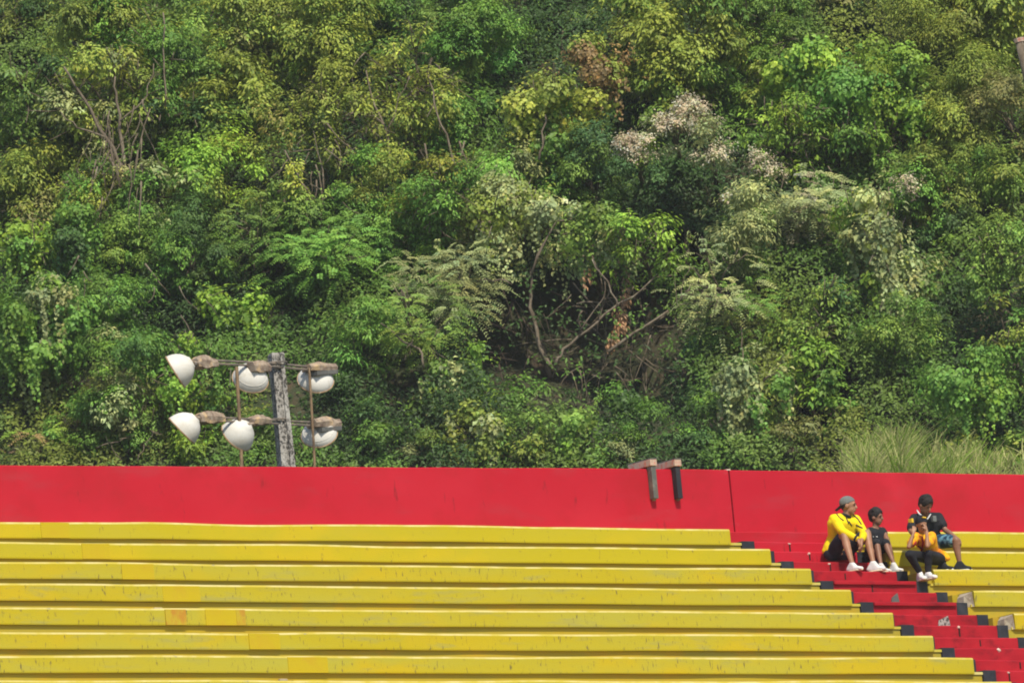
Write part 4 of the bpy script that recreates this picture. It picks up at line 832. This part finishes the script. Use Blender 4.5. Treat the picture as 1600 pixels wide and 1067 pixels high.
 ('shrub', 'shrub', 1240, 695, 52, 42, De, 'dark', 'dark low bush between the wall joint and the grass', dict(pal2='brown')),
 ('shrub', 'shrub', 1535, 705, 60, 36, Vn, 'yellow', 'yellow green bush on the wall right of the grass', dict(pal2='lime')),
 ('shrub', 'shrub', 1595, 700, 42, 42, B, 'green', 'green bush in the lower right corner of the hillside', dict(pal2='olive')),
 ('shrub', 'shrub', 40, 705, 62, 26, Fn, 'lime', 'low bright lime bush at the far left end of the wall', dict(pal2='rust')),
 ('shrub', 'shrub', 120, 680, 60, 45, De, 'green', 'bush on the wall in the lower left, beside the lime bush', dict(pal2='dark')),
 ('shrub', 'shrub', 215, 680, 60, 45, De, 'mid', 'bush with bare pale twigs left of the lower left floodlight', dict(pal2='green', bare=6, limbs=[([(215, 722), (225, 695), (240, 672)], .012, .006), ([(150, 700), (185, 690), (210, 680)], .012, .006), ([(190, 722), (175, 700), (165, 680)], .01, .005)])),
 ('shrub', 'shrub', 345, 635, 45, 36, De, 'green', 'small bush seen between the middle floodlights, left of the post', dict(pal2='dark')),
 ('shrub', 'shrub', 310, 695, 50, 45, B, 'lime', 'bright bush under the lower left floodlight', dict(pal2='green')),
 ('shrub', 'shrub', 400, 680, 55, 50, De, 'green', 'dark leaved bush behind the foot of the concrete post', dict(pal2='dark')),
 ('shrub', 'shrub', 485, 700, 48, 38, B, 'green', 'small yellow dotted bush right of the foot of the post', dict(yl=.12)),
]
for (nm, ct, x, y, rx, ry, kd, pl_, lab, ex) in LIST:
    ex = dict(ex); ex.setdefault('group', G)
    if nm == 'tree' and len(lab) % 3 == 0: ex.setdefault('bare', 3)
    if nm == 'shrub': ex.setdefault('trunk', True)
    plant(nm, lab, ct, x, y, rx, ry, kd, pl_, **ex)
# undergrowth that nobody could count: low leaves all over the slope
Lv = Leaves(); n = 42000
px = rng.uniform(-250, 1850, n); py = rng.uniform(-160, 742, n)
n0 = vnoise(np.stack([px, py, px*0], 1), 90.); n1 = vnoise(np.stack([px+500, py, px*0], 1), 37.); n2 = vnoise(np.stack([px+900, py, px*0+4], 1), 160.)
keep = np.ones(n, bool)
for x, y, r1, r2 in CAVS: keep &= (((px-x)/r1)**2+((py-y)/r2)**2 > .9) | (rng.random(n) < .10)
px, py, n0, n1, n2 = [q[keep] for q in (px, py, n0, n1, n2)]; n = len(px)
dd = (_F*FPX+_R*(px-800)[:, None]-_U*(py-533.5)[:, None]); dd = dd/np.linalg.norm(dd, axis=1)[:, None]
t = (ZB-VB*SLOPE-CAM[2])/(dd[:, 2]-(dd@VH)*SLOPE); vv = np.clip(t*(dd@VH), VB, VB+40)-(n0*.9+n1*.7)
S = CAM+dd*(vv/(dd@VH))[:, None]; cols = np.stack([PAL[q] for q in ('dark', 'green', 'mid', 'olive')])
ci = np.clip((n2*5.5-1).astype(int), 0, 3); cc = cols[ci]*(.45+.4*n1[:, None])  # leaf colour darkened to paint in the shade between crowns
k = 6; P = np.repeat(S, k, 0); r = rdir(n*k); C = np.repeat(cc, k, 0)*np.exp(rng.normal(0, .2, (n*k, 1)))
Lv.add(P+r*.16*rng.random((n*k, 1)), nrm(np.array([0, 0, .6])+TOC*.5+rdir(n*k)*.5), nrm(r-[0, 0, .3]), .08*np.exp(rng.normal(0, .25, n*k)), .045, C)
ug = Lv.build('undergrowth', M['leaf']); props(ug, 'low mixed green undergrowth covering the hillside between the trees', 'undergrowth', None, 'stuff')
# tall pale grass behind the wall on the right
nb = 9500; gx = np.concatenate([rng.normal(1400, 42, nb//2), rng.uniform(1330, 1680, nb//2)]); gy = 700+56*rng.random(nb)**.7; V = []; Fc = []; Cc = []
for x, y in zip(gx, gy):
    if x < 1312 or vnoise([[x, y*1.5, 0]], 21.)[0] < .46: continue
    v = 196.0-(y-660)*.045; b = atV(x, y+14, v); h = rng.uniform(.2, .62)*(.62+.65*math.exp(-((x-1405)/50)**2))*(.6+.8*vnoise([[x, 0, 0]], 23.)[0]); ln = np.array([rng.normal(0, .3), rng.normal(0, .3), 1]); bend = UH*rng.normal(.12, .24)-VH*rng.random()*.1; wd = rng.choice([.006, .009, .014, .02]); sd = nrm(UH+VH*rng.normal(0, .5))
    o = len(V)
    for t_ in (0, .4, .75, 1):
        c = b+ln*h*t_+bend*h*t_*t_*1.6; w_ = wd*(1-t_*.8); V += [c-sd*w_, c+sd*w_]
    Fc += [(o, o+1, o+3, o+2), (o+2, o+3, o+5, o+4), (o+4, o+5, o+7, o+6)]
    cc = np.array(PAL['straw'] if rng.random() < .6 else PAL['lime'])*rng.uniform(.6, 1.15); Cc += [(*cc, 1)]*8
gr = pydata('grass', V, Fc, M['blade']); at = gr.data.attributes.new('tint', 'FLOAT_COLOR', 'POINT'); at.data.foreach_set('color', np.array(Cc, np.float32).ravel())
props(gr, 'tall pale straw and green grass growing behind the red wall on the right', 'grass', None, 'stuff')
# inside the cavity: trunks, roots and hanging stems
def stems(name, label, cat, polys, v, bark, r=1.0):
    p0 = atV(*polys[0][0][0], v); e = empty(name, p0, label, cat)
    for (pts, r0, r1) in polys:
        W = [atV(px_, py_, v+.05*j) for j, (px_, py_) in enumerate(pts)]; W2 = [W[0]]
        for a_, b_ in zip(W, W[1:]): W2 += [a_*.67+b_*.33+rdir(1)[0]*.02, a_*.33+b_*.67+rdir(1)[0]*.02, b_]
        MB().tube(W2, np.linspace(r0, r1, len(W2))*r, 7).build('trunk' if r0 > .03 else 'branch', M[bark], e, True)
    return e
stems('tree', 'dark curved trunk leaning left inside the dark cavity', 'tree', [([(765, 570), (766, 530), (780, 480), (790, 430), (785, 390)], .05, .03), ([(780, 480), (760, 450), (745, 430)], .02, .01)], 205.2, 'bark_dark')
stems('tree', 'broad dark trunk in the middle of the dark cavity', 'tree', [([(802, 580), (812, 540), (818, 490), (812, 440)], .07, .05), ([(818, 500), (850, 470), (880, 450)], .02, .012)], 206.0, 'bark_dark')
stems('tree', 'grey forked tree with arching branches at the centre of the cavity', 'tree', [([(860, 590), (850, 550), (835, 510), (828, 460), (830, 410)], .042, .022), ([(864, 590), (875, 555), (910, 520), (950, 485), (985, 465), (1010, 450)], .026, .012), ([(835, 510), (820, 490), (805, 470)], .016, .008), ([(905, 523), (935, 495), (945, 470), (938, 430), (925, 400)], .018, .010), ([(940, 470), (970, 462), (1000, 470)], .012, .007), ([(850, 500), (880, 480), (930, 478)], .010, .006)], 203.6, 'bark')
stems('tree', 'straight branch sloping up to the right at the right end of the cavity', 'tree', [([(940, 565), (975, 530), (1010, 510), (1048, 486)], .034, .018), ([(990, 520), (1000, 490), (1020, 470)], .012, .006)], 203.2, 'bark')
stems('vine', 'bare thin vine stems hanging at the right of the cavity', 'vine', [([(1012, 640), (1010, 600), (1012, 560), (1020, 510)], .010, .006), ([(1008, 620), (1004, 580), (998, 540)], .008, .005), ([(930, 650), (935, 600), (945, 540), (948, 490)], .008, .005), ([(990, 610), (985, 560), (988, 520)], .008, .005), ([(915, 630), (918, 590), (925, 560)], .008, .005)], 202.6, 'bark')
stems('vine', 'tangle of pale bare twigs right of the cavity', 'vine', [([(1062, 470), (1080, 445), (1110, 425)], .014, .006), ([(1062, 470), (1068, 440), (1078, 415)], .010, .005), ([(1085, 475), (1110, 468), (1130, 460)], .012, .006), ([(1070, 455), (1100, 452), (1120, 440)], .008, .004), ([(1060, 480), (1055, 450), (1052, 425)], .008, .004)], 201.6, 'bark')
stems('vine', 'loose arching bare vine at the centre of the slope', 'vine', [([(688, 360), (705, 372), (722, 380), (745, 376)], .010, .006), ([(868, 362), (885, 366), (900, 352), (890, 340)], .010, .006), ([(845, 375), (860, 345), (875, 325)], .010, .005)], 202.5, 'bark')
e = stems('branch', 'hanging dead branch with brown dry leaves in front of the cavity', 'branch', [([(990, 448), (978, 470), (968, 500), (955, 545)], .014, .006), ([(925, 400), (945, 440), (975, 452), (992, 450)], .012, .008)], 202.0, 'bark')
Lv = Leaves(); 
for (x0, y0, x1, y1, m) in ((980, 455, 968, 500, 120), (972, 500, 952, 545, 110), (962, 490, 976, 515, 60), (915, 425, 920, 450, 24)):
    t = rng.random(m); pp = np.array([atV(x0+(x1-x0)*q+rng.normal(0, 4), y0+(y1-y0)*q+rng.normal(0, 4), 201.9) for q in t])
    Lv.add(pp, nrm(TOC+rdir(m)*.8), rdir(m)*.5-[0, 0, 1.], .085, .04, vary(PAL['dry'], m, .25))
Lv.build('dry_leaves', M['leaf'], e)
for (lab, x0, x1, y0, y1, vv, n_) in (('tangle of dark thin twigs filling the left of the dark cavity', 700, 880, 430, 600, 202.9, 60), ('tangle of thin brown twigs filling the right of the dark cavity', 880, 1080, 430, 600, 202.6, 64),
        ('dry vine strands hanging down round the forked trunk, upper left', 150, 225, 130, 340, 203.6, 34), ('thin grey twigs among the sparse brownish yellow tree', 430, 560, 190, 350, 203.5, 26),
        ('thin pale twigs among the yellow leaved tree with leaning trunks', 550, 720, 80, 260, 206.0, 30), ('loose hanging vine stems left of the cream flower patches', 640, 740, 200, 360, 203.6, 12),
        ('pale hanging stems in the vine column on the right', 1345, 1420, 280, 470, 202.6, 14), ('thin bare stems on the upper right slope', 1180, 1330, 120, 320, 204.5, 14), ('thin bare stems over the lower left slope', 110, 330, 380, 620, 201.8, 16)):
    e = empty('vine', atV((x0+x1)/2, y1, vv), lab, 'vine'); mb = MB(); hang = 'hang' in lab; cavi = 'cavity' in lab
    for _ in range(n_):
        x, y = rng.uniform(x0, x1), rng.uniform(y0, y1); an = rng.normal(1.57 if hang else 1.3, .25 if hang else .75); ln = rng.uniform(25, 90 if not hang else 120); cu_ = rng.normal(0, .5); pts = []; w_ = vv+rng.normal(0, .35)
        if not cavi: w_ = min(w_, hillV(x, y)-1.0-.35*rng.random())
        for j in range(6):
            pts.append(atV(x, y, w_)); x += math.cos(an)*ln/5; y += math.sin(an)*ln/5; an += cu_/5+rng.normal(0, .12)
        r0 = rng.uniform(.008, .021); mb.tube(pts, np.linspace(r0, .005, 6), 4)
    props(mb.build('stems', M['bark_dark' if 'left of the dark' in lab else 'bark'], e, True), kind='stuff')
# sawn off pale stub at the right edge
a, b = atV(1593, 66, 203.), atV(1604, 112, 203.); e = empty('tree_stump', b, 'sawn off pale wooden stub sticking up at the right edge near the top', 'stump')
MB().tube([b-(a-b)*2, b, a], [.10, .085, .075], 10).build('trunk', M['bark'], e, True)
MB().tube([a-(a-b)*.02, a+(a-b)*.12], [.09, .10], 9).build('cut_end', M['cap_wood'], e)
print('LEAVES', NLEAF)
